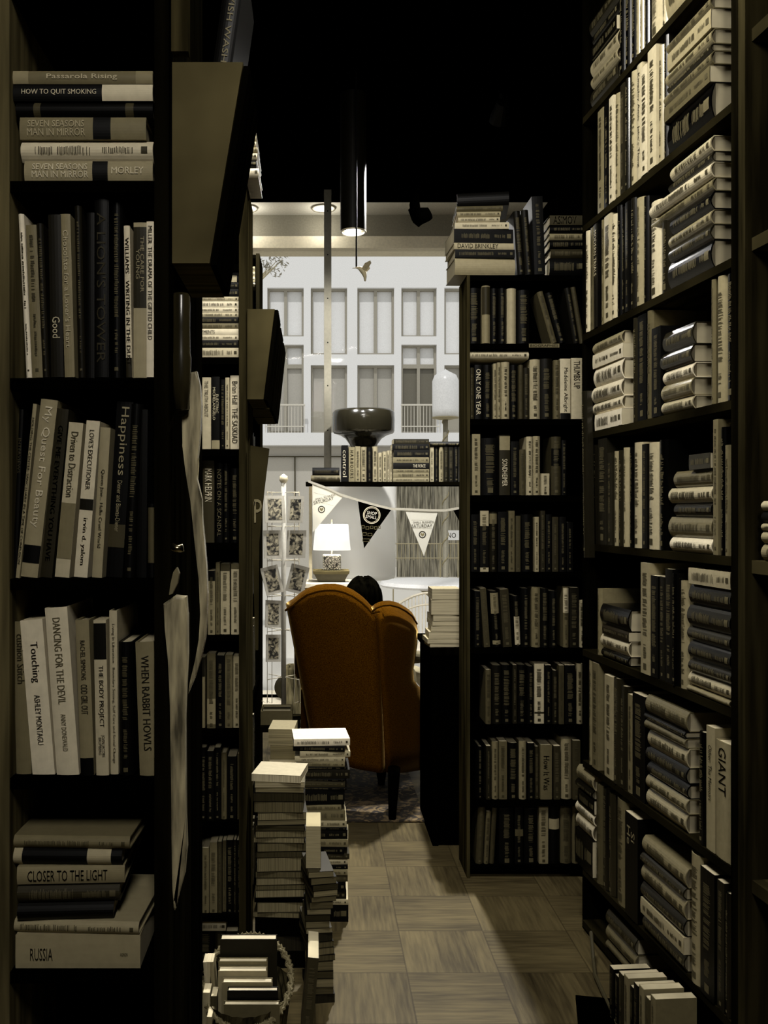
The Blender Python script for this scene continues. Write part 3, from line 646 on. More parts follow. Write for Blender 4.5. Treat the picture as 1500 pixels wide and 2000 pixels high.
# round plates leaning at the sill
for i, (px, py, r, tn) in enumerate(((560, 1345, 24, 45), (576, 1346, 22, 165))):
    Yp = 6.5 - .06 * i; kp = Yp / F; c = Pt(px, py, Yp)
    pl = thing('display_plate', ['dark rimmed round plate propped on the window sill', 'pale round plate propped before the dark one on the sill'][i], 'plate', Matrix.Translation((c.x, c.y, .126 + r * kp)) @ Matrix.Rotation(R(80), 4, 'X'))
    link('plate', lathe(bmesh.new(), [(0, 0), (r * kp * .6, 0), (r * kp, .012), (r * kp, .016), (r * kp * .6, .006), (0, .006)], n=40), mat(tn, .4, gain=1.3), pl, smooth=True)
    link('centre', lathe(bmesh.new(), [(0, .007), (.02, .0075), (.02, .009), (0, .009)], n=24), mat(70, .5), pl)
bxp = thing('cushion', 'patterned grey cushion behind the card spinner pole', 'cushion', Matrix.Translation((Pt(585, 0, 6.25).x, 6.25, 0)))
link('cover', bx((-.1, -.05, .001), (.1, .05, .42), .03), mat(90, .9, 'worn', gain=1.2), bxp)

# ------------------------------------------------------------------ bookcases
WD = mat(18, .6, 'woodv', gain=.9); WD2 = mat(60, .5, 'woodv', gain=1.0); WS = mat(14, .6, 'wood', gain=.8)
def case(name, label, x0, x1, Y, depth, ztop, shelves, th, tl, tr_, ml=None, mr=None, back=True, zbase=0):
    c = thing('bookcase', label, 'bookcase', Matrix.Translation(((x0 + x1) / 2, Y, 0)), None); cx = (x0 + x1) / 2
    link('side_panel', bx((x0 - cx, 0, 0), (x0 + tl - cx, depth, ztop)), ml or WD, c); link('side_panel', bx((x1 - tr_ - cx, 0, 0), (x1 - cx, depth, ztop)), mr or WD, c)
    for z in shelves: link('shelf', bx((x0 + tl - cx, .003, z - th), (x1 - tr_ - cx, depth, z)), WS, c)
    if back: link('back_panel', bx((x0 + tl - cx, depth - .008, zbase), (x1 - tr_ - cx, depth - .002, ztop)), BLACK(), c)
    return c
# A: near left
YA = 1.4; ka = YA / F; za = lambda y: H - (y - VY) * ka
A = case('bookcase', 'near left bookcase with pale left upright, closest to the viewer', -.535, -.222, YA, .25, za(-260), [za(y) for y in (-33, 352, 738, 1131, 1521, 1901)] + [za(2290), .06], .017, .071, .022, mr=mat(26, .55, 'woodv', gain=1.0), ml=mat(82, .6, 'woodv', gain=1.0), back=False)
YAb = 1.415
GA = 'books in the near left bookcase'
ga = 1.5
stack('pile on top visible shelf, near left bookcase', YAb, [
    (22, 298, 137, 161, 85, dict(text=[('Passarola Rising', .25, .75, .5)], tcol=150, bands=((.0, .12, 100), (.88, 1, 110)))),
    (23, 298, 163, 195, 14, dict(text=[('HOW TO QUIT SMOKING', .07, .6, .36)], tcol=160, bands=((.0, .36, 160),), say='how to quit smoking')),
    (30, 298, 196, 226, 10, dict(marks=False, bands=((.14, .2, 60), (.82, .87, 60)))),
    (38, 285, 227, 270, 92, dict(text=[('SEVEN SEASONS\nMAN IN MIRROR', .06, .52, .7)], tcol=130, bands=((.28, .42, 12),), say='seven seasons above the cream book')),
    (40, 298, 271, 312, 162, dict(marks=True)),
    (47, 298, 313, 351.5, 112, dict(text=[('SEVEN SEASONS\nMAN IN MIRROR', .06, .5, .72), ('MORLEY', .68, .93, .35)], tcol=160, bands=((.35, .47, 14),), say='seven seasons'))], d=.19, group=GA, hard=True, gain=ga)
row('second shelf, near left bookcase', YAb, 737.5, [
    (47, 58, 415, 185, dict(lean=-16, marks=True)), (59, 80, 437, 88, dict(lean=-13)), (81, 94, 436, 30, dict(lean=-12, tcol=120)), (99, 124, 420, 28, dict(text=[('Good', .63, .76, .6)], tcol=150, lean=-6)),
    (125, 145, 418, 100, dict(text=[('Chocolate for a Lover\'s Heart', .1, .82, .5)], tcol=150, lean=-9, say='chocolate lover heart')), (150, 164, 400, 28, dict(lean=-8)),
    (166, 182, 412, 10, dict(marks=False)), (183, 212, 388, 9, dict(text='A LION\'S TOWER', tcol=45)), (213, 237, 392, 8, dict(marks=True, tcol=45)),
    (245, 257, 440, 165, dict(text='WILLIAMS   WRITING IN THE DUST', lean=-5, bands=((0, .13, 40),), say='writing in the dust')), (258, 285, 432, 128, dict(bands=((.45, .97, 40),), marks=False, text=[('THE CARE FOR\nYOUNG', .04, .5, .6)], tcol=120)),
    (285.5, 300, 433, 178, dict(text=[('MILLER  THE DRAMA OF THE GIFTED CHILD', .03, .76, .6)], say='drama of the gifted child'))], d=.19, group=GA, gain=ga)
row('third shelf, near left bookcase', YAb, 1130.5, [
    (21, 29, 800, 12, dict(text=[('INTERVIEWS', .1, .45, .7)], tcol=60, lean=14)), (29.5, 37, 790, 120, dict(text='HOLDING THE CENTER: SANCTUARY IN A TIME OF CONFUSION', lean=34, say='holding the center')),
    (38, 72, 783, 118, dict(text=[('My Quest For Beauty', .04, .72, .55)], tcol=170, bands=((.08, .18, 14),), lean=40, say='my quest for beauty', hard=True)),
    (76, 100, 800, 42, dict(text=[('GIVE ME EVERYTHING YOU HAVE', .1, .9, .4)], tcol=15, lean=33)),
    (104, 133, 827, 150, dict(text=[('Driven to Distraction', .06, .48, .5)], tcol=60, bands=((.12, .48, 95),), lean=28, say='driven to distraction')),
    (141, 168, 823, 165, dict(text=[("LOVE'S EXECUTIONER", .06, .44, .36), ('irvin d. yalom', .62, .92, .4)], bands=((.43, .5, 30),), lean=25, say="love's executioner")),
    (177, 197, 836, 128, dict(text=[('Queen Jane... Hello Cruel World', .28, .8, .42)], lean=17)),
    (203, 236, 785, 11, dict(text=[('Happiness', .03, .42, .6), ('Diener and Biswas-Diener', .45, .74, .28)], tcol=120, lean=22, say='happiness', bands=((.17, .3, 60),))),
    (240, 262, 790, 10, dict(tcol=35, lean=15)), (265, 284, 800, 9, dict(marks=False, lean=3)), (286, 301, 985, 12, dict(marks=False, bands=((.2, .95, 75),)))], d=.19, group=GA, gain=ga)
row('fourth shelf, near left bookcase', YAb, 1520.5, [
    (27, 57, 1217, 92, dict(text=[('cushion Stitch', .08, .4, .5)], tcol=50, lean=-7)), (60, 105, 1215, 172, dict(text=[('Touching', .14, .4, .42), ('ASHLEY MONTAGU', .48, .8, .26)], tcol=14, lean=-25, say='touching', hard=False)),
    (108, 153, 1190, 170, dict(text=[('DANCING FOR THE DEVIL', .06, .57, .34), ('ANNY DONEWALD', .63, .85, .22)], tcol=70, lean=-24, say='dancing for the devil', hard=True)),
    (156, 183, 1213, 108, dict(text=[('RACHEL SIMMONS', .13, .38, .36), ('ODD GIRL OUT', .41, .6, .5)], tcol=35, bands=((0, .12, 12),), lean=-11, say='odd girl out')),
    (187, 212, 1213, 150, dict(text=[('THE BODY PROJECT', .29, .68, .46), ('JOAN JACOBS\nBRUMBERG', .73, .87, .5)], tcol=14, bands=((.75, .98, 22),), lean=-6, say='the body project')),
    (213.5, 229, 1195, 150, dict(text=[('Living In Liberation   Boundary Setting, Self Care and Social Change', .08, .92, .4)], lean=-3, say='living in liberation')),
    (231, 259, 1256, 10, dict(tcol=32, lean=-2)), (272, 309, 1256, 100, dict(text=[('WHEN RABBIT HOWLS', .1, .8, .42)], tcol=30, lean=-9, say='when rabbit howls', hard=True))], d=.19, group=GA, gain=ga)
stack('bottom pile, near left bookcase', YAb, [
    (27, 258, 1634, 1657, 88, dict(rot=-2)), (27, 240, 1659, 1690, 12, dict(bands=((.1, .32, 130), (.92, 1, 130)), marks=False, rot=-1)),
    (28, 236, 1692, 1724, 108, dict(text=[('CLOSER TO THE LIGHT', .1, .84, .6)], tcol=20, say='closer to the light', rot=3)), (28, 226, 1727, 1764, 45, dict(rot=3)),
    (28, 214, 1766, 1798, 10, dict(marks=False, rot=3)), (28, 278, 1800, 1824, 120, dict(rot=-3)),
    (30, 274, 1826, 1900.5, 118, dict(hard=False, marks=False, text=[('RUSSIA', .12, .3, .5), ('AGNON', .84, .9, .34)], tcol=30))], d=.19, group=GA, hard=True, gain=ga)
# row on the bookcase behind it, glimpsed over the fourth shelf
A2 = case('bookcase', 'far side bookcase glimpsed behind the near left bookcase', -.66, -.232, 1.68, .22, 2.6, [.72, 1.02, 1.32, 1.62, 1.92], .017, .02, .02)
k2 = 1.72 / F
row('case glimpsed behind near left bookcase', 1.7, 1296, [(20 + i * 15, 32 + i * 15, 1155 + (i * 7) % 23, [90, 30, 20, 60, 130, 14, 100, 40, 10, 120, 20][i]) for i in range(11)], d=.15, group='books glimpsed behind the near left bookcase', gain=1.3)

# wooden magazine bins
def wall_bin(name_label, x_wall, Y0, Y1, zt, zb, wt, wb, tone, gain=1.0):
    b = thing('wooden_magazine_bin', name_label, 'bin', Matrix.Translation((x_wall, Y0, zb)), None)
    hgt = zt - zb; m = mat(tone, .7, 'wood', gain=gain); th = .012; L = Y1 - Y0
    for y in (0, L - th): link('end_board', prism([(0, y, 0), (wb, y, 0), (wt, y, hgt), (0, y, hgt)], (0, th, 0)), m, b)
    link('front_board', prism([(wb, th, .0), (wb + .01, th, .0), (wt + .01, th, hgt), (wt, th, hgt)], (0, L - 2 * th, 0)), mat(20, .6, 'wood', gain=1), b)
    link('bottom_board', bx((0, th, -.0), (wb, L - th, th)), m, b)
    return b
wall_bin('rough wooden bin fixed high on the near left bookcase, holding a tall book', -.2215, 1.43, 1.66, 2.148, 1.836, .11, .058, 76, 1.2)
make_book(Matrix.Translation((-.188, 1.45, 1.853)) @ Matrix.Rotation(R(8), 4, 'Y'), .03, .47, .18, 12, True, text=[('JEWISH WASHINGTON SC', .03, .62, .4)], tcol=110, label='tall dark glossy book standing in the high wooden bin', group=None, rough=.4, page_tone=24)
link_post = thing('lit_side_strip', 'brown strip standing in for the lit bookcase side left of the tall book', 'board', Matrix.Translation((-.2213, 1.42, 0)))
link('board', bx((0, 0, 2.16), (.026, .02, 3.5)), mat(62, .6, 'woodv', gain=1.1), link_post)  # added strip whose brown tone paints the bookcase side's lit face
# round wooden post, hanging carved pieces between the two left bookcases
def slab(name, label, cat, pts, Y, thick, m, bev=.006, partname='body', Mextra=None):
    b = thing(name, label, cat, Matrix.Translation(Pt(pts[0][0], pts[0][1], Y)))
    o = Vector(b.location); bm = prism([Pt(x, y, Y) - o for x, y in pts], (0, thick, 0))
    es = [e for e in bm.edges if abs(e.verts[0].co.y - e.verts[1].co.y) < 1e-6]
    bmesh.ops.bevel(bm, geom=es, offset=bev, segments=3, affect='EDGES', profile=.5)
    link(partname, bm, m, b); return b
pale = mat(120, .35, 'worn', gain=1.5)
cbd = slab('carved_board', 'tall pale cracked wooden board tapering to a point, beside the near left bookcase', 'board',
     [(318, 1180), (342, 1163), (364, 1165), (366, 1200), (366, 1280), (363, 1340), (361, 1400), (362, 1600), (364, 1660), (360, 1710), (350, 1745), (341, 1781), (338, 1775), (337, 1740), (335, 1640), (334, 1520), (332, 1380), (328, 1290), (322, 1230)], 1.365, .02, mat(128, .4, 'worn', gain=1.25), .005)
dw = slab('driftwood_carving', 'long curved glossy driftwood-like carving hanging between the left bookcases', 'carving',
     [(366, 728), (384, 724), (390, 750), (393, 790), (391, 840), (386, 890), (381, 910), (384, 935), (389, 955), (394, 975), (395, 1020), (399, 1060), (403, 1110), (405, 1160), (404, 1200), (400, 1250), (391, 1290), (380, 1325), (366, 1358), (370, 1335), (381, 1290), (388, 1250), (391, 1200), (388, 1130), (380, 1060), (372, 980), (362, 920), (356, 870), (354, 815), (366, 808), (376, 800), (370, 770)], 1.47, .02, mat(130, .25, 'worn', gain=1.2), .004)
dwo = Vector(dw.location)
link('turned_handle', tube(bmesh.new(), [Pt(354, y, 1.455) - dwo for y in (574, 580, 640, 690, 700, 740, 800)], [.012, .0145, .014, .0145, .016, .015, .012], 20), mat(50, .22, 'woodv', gain=1.2), dw, smooth=True)
link('hanging_hook', tube(bmesh.new(), [Vector((-.223, 1.47, 1.72)) - dwo, Vector((-.2, 1.47, 1.72)) - dwo], .003, 6), mat(60, .4), dw)
link('hanging_hook', tube(bmesh.new(), [Vector((-.223, 1.40, 1.31)) - Vector(cbd.location), Vector((-.21, 1.38, 1.31)) - Vector(cbd.location)], .003, 6), mat(60, .4), cbd)
hk = bmesh.new(); O1 = Pt(345, 1072, 1.37)
tube(hk, [Pt(335, 1068, 1.37) - O1, Pt(345, 1072, 1.37) - O1, Pt(358, 1070, 1.37) - O1], .006, 8)
o_ = link('brass_fitting', hk, mat(120, .2, metal=1, gain=1.5), None, Matrix.Translation(O1), smooth=True); tag(o_, 'small shiny metal fitting hanging above the pale board', 'fitting')
o_ = link('pointed_blade', prism([Pt(x, y, 1.36) - O1 for x, y in ((345, 1108), (350, 1120), (346, 1140), (336, 1160), (330, 1162), (333, 1140), (338, 1118))], (0, .012, 0)), mat(95, .4, gain=1.4), None, Matrix.Translation(O1)); tag(o_, 'small pale leaf-shaped pendant above the cracked board', 'ornament')

# B: middle left bookcase
YB2 = 2.8; kB = YB2 / F; zB = lambda y: H - (y - VY) * kB
xB0, xB1 = (352 - VX) * kB, (480 - VX) * kB
B = case('bookcase', 'narrow tall bookcase in the middle left, filled with paperbacks', xB0, xB1, YB2, .32, zB(345), [zB(y) for y in (515, 698, 878, 1061, 1241, 1425, 1606, 1788, 1888)], .02, .02, .0205, mr=mat(50, .6, 'woodv', gain=1.0))
Bs = thing('bookcase', 'side-on bookcase running deeper toward the window on the left', 'bookcase', Matrix.Translation((-.226, 3.14, 0)))
link('side_panel', bx((-.28, .0, 0), (0, .02, 2.15)), WD, Bs); link('side_panel', bx((-.28, .66, 0), (0, .68, 2.15)), WD, Bs)
link('back_panel', bx((-.29, .0, 0), (-.28, .68, 2.15)), BLACK(), Bs)
for z in (.05, .42, .78, 1.14, 1.5, 1.86, 2.15): link('shelf', bx((-.279, .021, z - .02), (0, .659, z)), WS, Bs)
GB = 'books in the middle left bookcase'; gb = 1.5; YBb = 2.815
stack('top of the middle left bookcase', YBb, [(468, 492, 205, 222, 12), (462, 491, 223, 237, 25), (455, 490, 238, 249, 110), (455, 499, 250, 262, 150), (455, 500, 263, 274, 130), (455, 500, 275, 285, 150), (455, 503, 286, 296, 100), (455, 502, 297, 310, 150), (455, 501, 311, 325, 14), (455, 505, 326, 344.6, 165)], d=.2, group=GB, gain=gb, hard=True)
stack('upper dark stack, middle left bookcase', YBb, [(405, 466, 515, 536, 10), (400, 466, 537, 550, 14, dict(bands=((.02, .25, 140),), marks=False)), (400, 466, 551, 563, 12), (400, 466, 564, 578, 14), (385, 466, 579, 586, 140)], group=GB, gain=gb, hard=True) if 0 else None
stack('column of slim paperbacks, middle left bookcase', YBb, [
    (400, 466, 516, 536, 10), (398, 466, 537, 550, 14, dict(bands=((.05, .3, 140),), marks=False)), (398, 466, 551, 563, 12), (396, 466, 564, 578, 14), (385, 466, 579, 586, 140),
    (373, 466, 588, 599, 165), (373, 466, 600, 609, 160), (373, 466, 610, 618, 145), (373, 465, 619, 630, 16), (373, 466, 631, 641, 85), (373, 466, 642, 653, 165, dict(text=[('A PAYMENTS', .05, .5, .6)])), (373, 466, 654, 663, 160), (373, 465, 664, 678, 20), (373, 466, 679, 697.5, 150)], group=GB, gain=gb, hard=False)
pl_B = 'middle left bookcase'
row('shelf under paperback column, ' + pl_B, YBb, 877.5, [(393, 412, 737, 150, dict(text=[('THE TRUTH ABOUT', .05, .55, .4)])), (413, 429, 736, 14, dict(text=[('ELECTRIC\nMICHELANGELO', .15, .6, .7)], tcol=150, bands=((0, .12, 120),))), (430, 439, 741, 14), (440, 448, 738, 140), (449, 467, 733, 168, dict(text='Brian Hall  THE SASKIAD', say='the saskiad'))], group=GB, gain=gb, hard=False)
row('third visible shelf, ' + pl_B, YBb, 1060.5, [(376, 392, 893, 14), (395, 418, 900, 52, dict(text=[('MARK HELPRIN', .1, .5, .6)], tcol=160)), (421, 434, 905, 10, dict(text='NOTES ON A SCANDAL', tcol=80)), (435, 447, 905, 9), (448, 468, 915, 14, dict(tcol=70))], group=GB, gain=gb, hard=True)
row('fourth visible shelf, ' + pl_B, YBb, 1240.5, [(385, 404, 1102, 60), (406, 420, 1115, 110, dict(bands=((.84, 1, 12),))), (421, 429, 1099, 80), (430, 448, 1102, 135, dict(bands=((.9, 1, 60),))), (451, 468, 1102, 140, dict(bands=((.93, 1, 70),)))], group=GB, gain=gb, hard=False)
row('fifth visible shelf, ' + pl_B, YBb, 1424.5, [(380, 400, 1285, 98, dict(bands=((.73, 1, 30),))), (404, 421, 1277, 70, dict(bands=((.06, .4, 105),))), (422, 438, 1281, 11), (439, 454, 1280, 78), (455, 469, 1283, 118)], group=GB, gain=gb, hard=False)
row('sixth visible shelf, ' + pl_B, YBb, 1605.5, [(381, 389, 1475, 50), (390, 403, 1462, 10), (404, 417, 1468, 9), (418, 430, 1462, 9), (431, 442, 1473, 78), (443, 461, 1480, 10), (463, 472, 1475, 60)], group=GB, gain=gb)
row('seventh visible shelf, ' + pl_B, YBb, 1787.5, [(384, 394, 1662, 92, dict(text=[('JENNY  VASSAL', .05, .6, .5)])), (395, 408, 1657, 90), (409, 424, 1647, 88), (425, 433, 1645, 55), (434, 441, 1645, 70), (442, 455, 1642, 11), (456, 461, 1642, 28), (462, 472, 1642, 10)], group=GB, gain=gb, hard=False)
row('bottom shelf, ' + pl_B, YBb, 1887.5, [(386, 417, 1819, 11), (418, 438, 1822, 42), (441, 464, 1822, 36), (465, 472, 1820, 50)], group=GB, gain=gb)
stack('lying on bottom books, ' + pl_B, YBb, [(385, 441, 1800, 1818.5, 150)], group=GB, gain=gb, hard=False)
# bins down its side
for Y0, lab in ((2.86, 'nearest'), (3.14, 'middle'), (3.42, 'farthest')):
    wall_bin('brown wooden magazine bin on the left bookcase side, %s of three' % lab, (-.2098 if Y0 < 3 else -.2255), Y0, Y0 + .25, 2.08, 1.80, .085 if Y0 < 3 else .1, .05 if Y0 < 3 else .07, 66, 1.2)
bbk = stack('standing in far bin', 3.5, [(487, 528, 575, 590, 12)], group=None) if 0 else None
make_book(Matrix.Translation((-.192, 3.17, 1.815)) @ Matrix.Rotation(R(9), 4, 'Y'), .03, .335, .18, 10, True, label='black book standing up out of the middle wooden bin', rough=.5, marks=False)
sg_ = thing('hanging_sign_board', 'brown leaning board lettered with a pale P on left bookcase side', 'sign', Matrix.Translation(Pt(489, 872, 2.86)))
o2 = Vector(sg_.location)
link('board', prism([Pt(x, y, 2.86) - o2 for x, y in ((489, 870), (526, 876), (516, 960), (506, 1060), (504, 1270), (499, 1270), (493, 1060))], (0, .012, 0)), mat(52, .7, 'wood', gain=1.0), sg_)
write('P', sg_, Matrix.Translation(Pt(504, 998, 2.86) - o2 + Vector((0, -.0015, 0))) @ Matrix.Rotation(R(90), 4, 'X'), 15 * 2.86 / F, 46 * 2.86 / F, mat(95, .7))
write("'", sg_, Matrix.Translation(Pt(497, 984, 2.86) - o2 + Vector((0, -.0015, 0))) @ Matrix.Rotation(R(90), 4, 'X'), 3 * 2.86 / F, 9 * 2.86 / F, mat(95, .7))
# little bookcase far left against the light
Ff = case('bookcase', 'small bookcase against the window light beyond the wooden bins', Pt(470, 0, 5.0).x, Pt(507, 0, 5.0).x, 5.0, .3, Pt(0, 495, 5.0).z, [Pt(0, y, 5.0).z for y in (725, 640, 560, 497)], .02, .01, .02, mr=mat(25, .6, 'woodv', gain=1))
stack('dim shelf beyond the wooden bins', 5.01, [(478, 498, 520, 530, 90), (478, 498, 531, 540, 110), (478, 498, 541, 549, 120), (478, 498, 550, 559.5, 140)], d=.2, group='books beyond the wooden bins', gain=1)
# low spines on the deep case
def seg_row(place, Y0, z, lst, group):
    y = Y0
    for i, (t, h, tone) in enumerate(lst):
        Mx = Matrix.Translation((-.232, y + t / 2, z + .001)) @ Matrix.Rotation(R(90), 4, 'Z')
        make_book(Mx, t * .96, h, .17, tone, label=desc(tone, t, False) + ', ' + ORD[i] + ' from the aisle end, ' + place, group=group, hard=False); y += t
for z, nm in ((1.5, 'fifth'), (1.14, 'fourth'), (.78, 'third'), (.42, 'second'), (.05, 'lowest')):
    random.seed(int(z * 100)); lst = [(random.uniform(.02, .045), random.uniform(.2, .27), random.choice((12, 30, 60, 90, 130, 20))) for _ in range(12)]
    seg_row(nm + ' shelf of deep left case', 3.17, z, lst, 'books in the deep left case')

# C: centre right bookcase
YC = 3.65; kC = YC / F; zC = lambda y: H - (y - VY) * kC
xC0, xC1 = (912 - VX) * kC, (1215 - VX) * kC
Cc = case('bookcase', 'dark centre right bookcase facing the viewer, labelled biographies', xC0, xC1, YC, .2, zC(537), [zC(y) for y in (537, 671, 819, 968, 1118, 1266, 1416, 1564, 1691)], .022, .012, .02, ml=mat(60, .45, 'woodv', gain=1.1))  # left panel toned lighter, window light put into its colour
YCb = 3.662; GC = 'books in the centre right bookcase'; gc = 1.45
lb = bx((Pt(1033, 0, YC).x, -.0035 + YC, zC(679)), (Pt(1092, 0, YC).x, YC - .0005, zC(671.5)))
lb_o = link('shelf_label', lb, mat(90, .7, gain=1.5), Cc); lb_o.matrix_parent_inverse = Cc.matrix_world.inverted()
Cc_l = Vector(Cc.location)
write('BIOGRAPHIES', Cc, Matrix.Translation(Pt(1062.5, 675.3, YC) - Cc_l + Vector((0, -.0045, 0))) @ Matrix.Rotation(R(90), 4, 'X'), 54 * kC, 5 * kC, mat(12, .7))
stack('top of the centre right bookcase', YCb - .02, [
    (900, 1000, 374, 400, 10, dict(rot=-8, hard=True, marks=False)), (895, 985, 401, 411, 70, dict(rot=-4)), (895, 980, 412, 422, 120), (897, 978, 423, 433, 145), (890, 995, 434, 446, 150), (884, 1001, 447, 473, 12, dict(tcol=140)),
    (884, 1002, 474, 486, 135, dict(text=[('DAVID BRINKLEY', .06, .74, .7)], hard=True)), (888, 1005, 487, 502, 12), (886, 1005, 503, 536, 120, dict(marks=False, hard=True))], d=.19, group=GC, gain=gc, jit=3)
row('top of the centre right bookcase', YCb, 536.5, [(1012, 1026, 412, 22, dict(lean=-9)), (1027, 1042, 410, 26, dict(lean=-9)), (1044, 1066, 384, 9, dict(lean=-6))], group=GC, gain=gc)
stack('right part of centre right bookcase top', YCb, [(1074, 1143, 420, 438, 55, dict(text=[('ASIMOV', .1, .75, .8)], tcol=12)), (1074, 1143, 439, 454, 10), (1074, 1143, 455, 467, 110), (1074, 1143, 468, 484, 10), (1076, 1143, 485, 502, 45), (1074, 1143, 503, 536, 9)], group=GC, gain=gc, hard=True)
row('biographies shelf', YCb, 670.5, [(914, 940, 562, 9), (942, 958, 558, 100, dict(bands=((.5, .98, 45),), marks=False)), (959, 974, 562, 9), (975, 990, 562, 9), (992, 1010, 562, 130, dict(marks=False)), (1012, 1036, 566, 13), (1078, 1090, 570, 70, dict(lean=-28)), (1092, 1107, 572, 12, dict(lean=-26)), (1122, 1134, 562, 25, dict(lean=-18)), (1135, 1144, 560, 60, dict(lean=-18))], group=GC, gain=gc, hard=True)
row('shelf below biographies', YCb, 818.5, [(917, 927, 718, 45), (928, 943, 712, 12, dict(text='ONLY ONE YEAR', tcol=165, say='only one year')), (944, 963, 712, 10), (964, 971, 710, 118), (971.5, 979, 708, 112), (980, 996, 707, 125), (997, 1013, 712, 12), (1014, 1022, 713, 62), (1023, 1035, 718, 36), (1036, 1056, 702, 135), (1057, 1081, 700, 22), (1083, 1095, 703, 78), (1095.5, 1116, 700, 158, dict(text=[('Madeleine Albright', .15, .88, .45)], bands=((0, .1, 14),))), (1117, 1138, 699, 150, dict(text=[('THUMBS UP', .05, .5, .6)], tcol=14, say='thumbs up')), (1139, 1150, 699, 112)], group=GC, gain=gc, hard=True)
stack('on upright books below biographies', YCb, [(915, 1033, 686, 701, 150, dict(rot=0))], group=GC, gain=gc, hard=True)
row('third shelf, centre right bookcase', YCb, 967.5, [(923, 939, 848, 112), (941, 975, 856, 9), (976, 997, 850, 40, dict(text=[('SONDHEIMER', .4, .85, .5)], bands=((.75, .98, 110),))), (999, 1015, 862, 10), (1016, 1028, 878, 68), (1029, 1042, 853, 138), (1043, 1057, 852, 120), (1058, 1074, 925, 140), (1078, 1097, 853, 55, dict(bands=((.5, .8, 12),))), (1098, 1107, 860, 12)], group=GC, gain=gc)
row('fourth shelf, centre right bookcase', YCb, 1117.5, [(921, 937, 1005, 10), (938, 955, 998, 16, dict(bands=((.75, 1, 140), (0, .07, 140)))), (957, 972, 1000, 32, dict(bands=((.8, .97, 90),))), (973, 993, 1000, 10), (994, 1006, 998, 76), (1008, 1017, 1008, 60), (1019, 1043, 1005, 9), (1045, 1053, 1010, 120), (1057, 1066, 998, 42), (1068, 1079, 1005, 12), (1080, 1092, 1010, 45), (1093, 1106, 1010, 12), (1108, 1120, 1020, 9)], group=GC, gain=gc)
row('fifth shelf, centre right bookcase', YCb, 1265.5, [(928, 940, 1155, 11), (946, 958, 1150, 60, dict(lean=-8)), (964, 980, 1156, 14, dict(bands=((.6, .97, 110), (.05, .12, 110)), lean=-6)), (984, 1001, 1152, 48, dict(lean=-7)), (1007, 1018, 1165, 14, dict(bands=((.05, .6, 150),), lean=-4)), (1020, 1037, 1150, 10), (1040, 1057, 1148, 92), (1058, 1072, 1150, 20), (1074, 1090, 1155, 12), (1101, 1112, 1147, 80, dict(bands=((.57, .98, 150),))), (1113, 1131, 1148, 32), (1132, 1146, 1173, 130)], group=GC, gain=gc)
row('sixth shelf, centre right bookcase', YCb, 1415.5, [(949, 960, 1309, 72), (962, 980, 1300, 26), (981, 1000, 1300, 9), (1003, 1011, 1300, 35), (1012, 1030, 1300, 10), (1031, 1044, 1302, 9), (1045, 1064, 1298, 150, dict(bands=((.17, .2, 40),))), (1066, 1078, 1300, 9), (1080, 1090, 1310, 30), (1092, 1102, 1300, 62), (1104, 1125, 1300, 9), (1128, 1139, 1297, 120)], group=GC, gain=gc)
row('seventh shelf, centre right bookcase', YCb, 1563.5, [(935, 943, 1460, 10), (950, 959, 1458, 35), (962, 974, 1450, 98), (975, 991, 1449, 80), (993, 1013, 1452, 9), (1015, 1029, 1449, 105), (1031, 1044, 1452, 9), (1046, 1055, 1460, 50), (1056, 1079, 1456, 85, dict(text=[('How It Was', .2, .82, .5)], tcol=12, say='how it was')), (1082, 1095, 1458, 48), (1098, 1118, 1445, 115), (1119, 1134, 1447, 60)], group=GC, gain=gc)
row('lowest shelf, centre right bookcase', YCb, 1690.5, [(930, 944, 1578, 60, dict(lean=5)), (946, 955, 1588, 78, dict(lean=5)), (957, 966, 1580, 62, dict(lean=6)), (976, 1005, 1580, 9), (1007, 1023, 1580, 12, dict(bands=((.5, .62, 70),))), (1025, 1052, 1582, 9), (1054, 1072, 1577, 108), (1074, 1095, 1577, 10, dict(bands=((.6, .78, 120),), marks=False)), (1097, 1118, 1577, 75), (1120, 1132, 1575, 82)], group=GC, gain=gc)

# desk with a pile of books
Yk_ = 4.0; dk = thing('desk', 'tall black wooden desk beside the wing chair carrying a book pile', 'desk', Matrix.Translation((Pt(845, 0, Yk_).x, Yk_, 0)))
zt2 = Pt(0, 1266, Yk_).z
link('top', bx((-.012, -.01, zt2 - .03), (.46, .5, zt2), .004), WD, dk); link('side_panel', bx((0, 0, 0), (.025, .48, zt2 - .03)), BLACK(), dk); link('front_panel', bx((.025, .01, 0), (.43, .03, zt2 - .03)), BLACK(), dk); link('side_panel', bx((.43, 0, 0), (.455, .48, zt2 - .03)), BLACK(), dk)
stack('book pile on the black desk', Yk_ + .03, [(844, 900, 1150, 1170, 110), (844, 903, 1171, 1200, 95), (844, 900, 1201, 1212, 45), (843, 900, 1213, 1221, 120), (843, 902, 1222, 1233, 85), (838, 902, 1234, 1247, 115), (834, 903, 1248, 1256, 120), (838, 903, 1257, 1265.5, 60)], d=.15, group='book pile on the desk', gain=1.6, pages=True, jit=4, hard=False, )

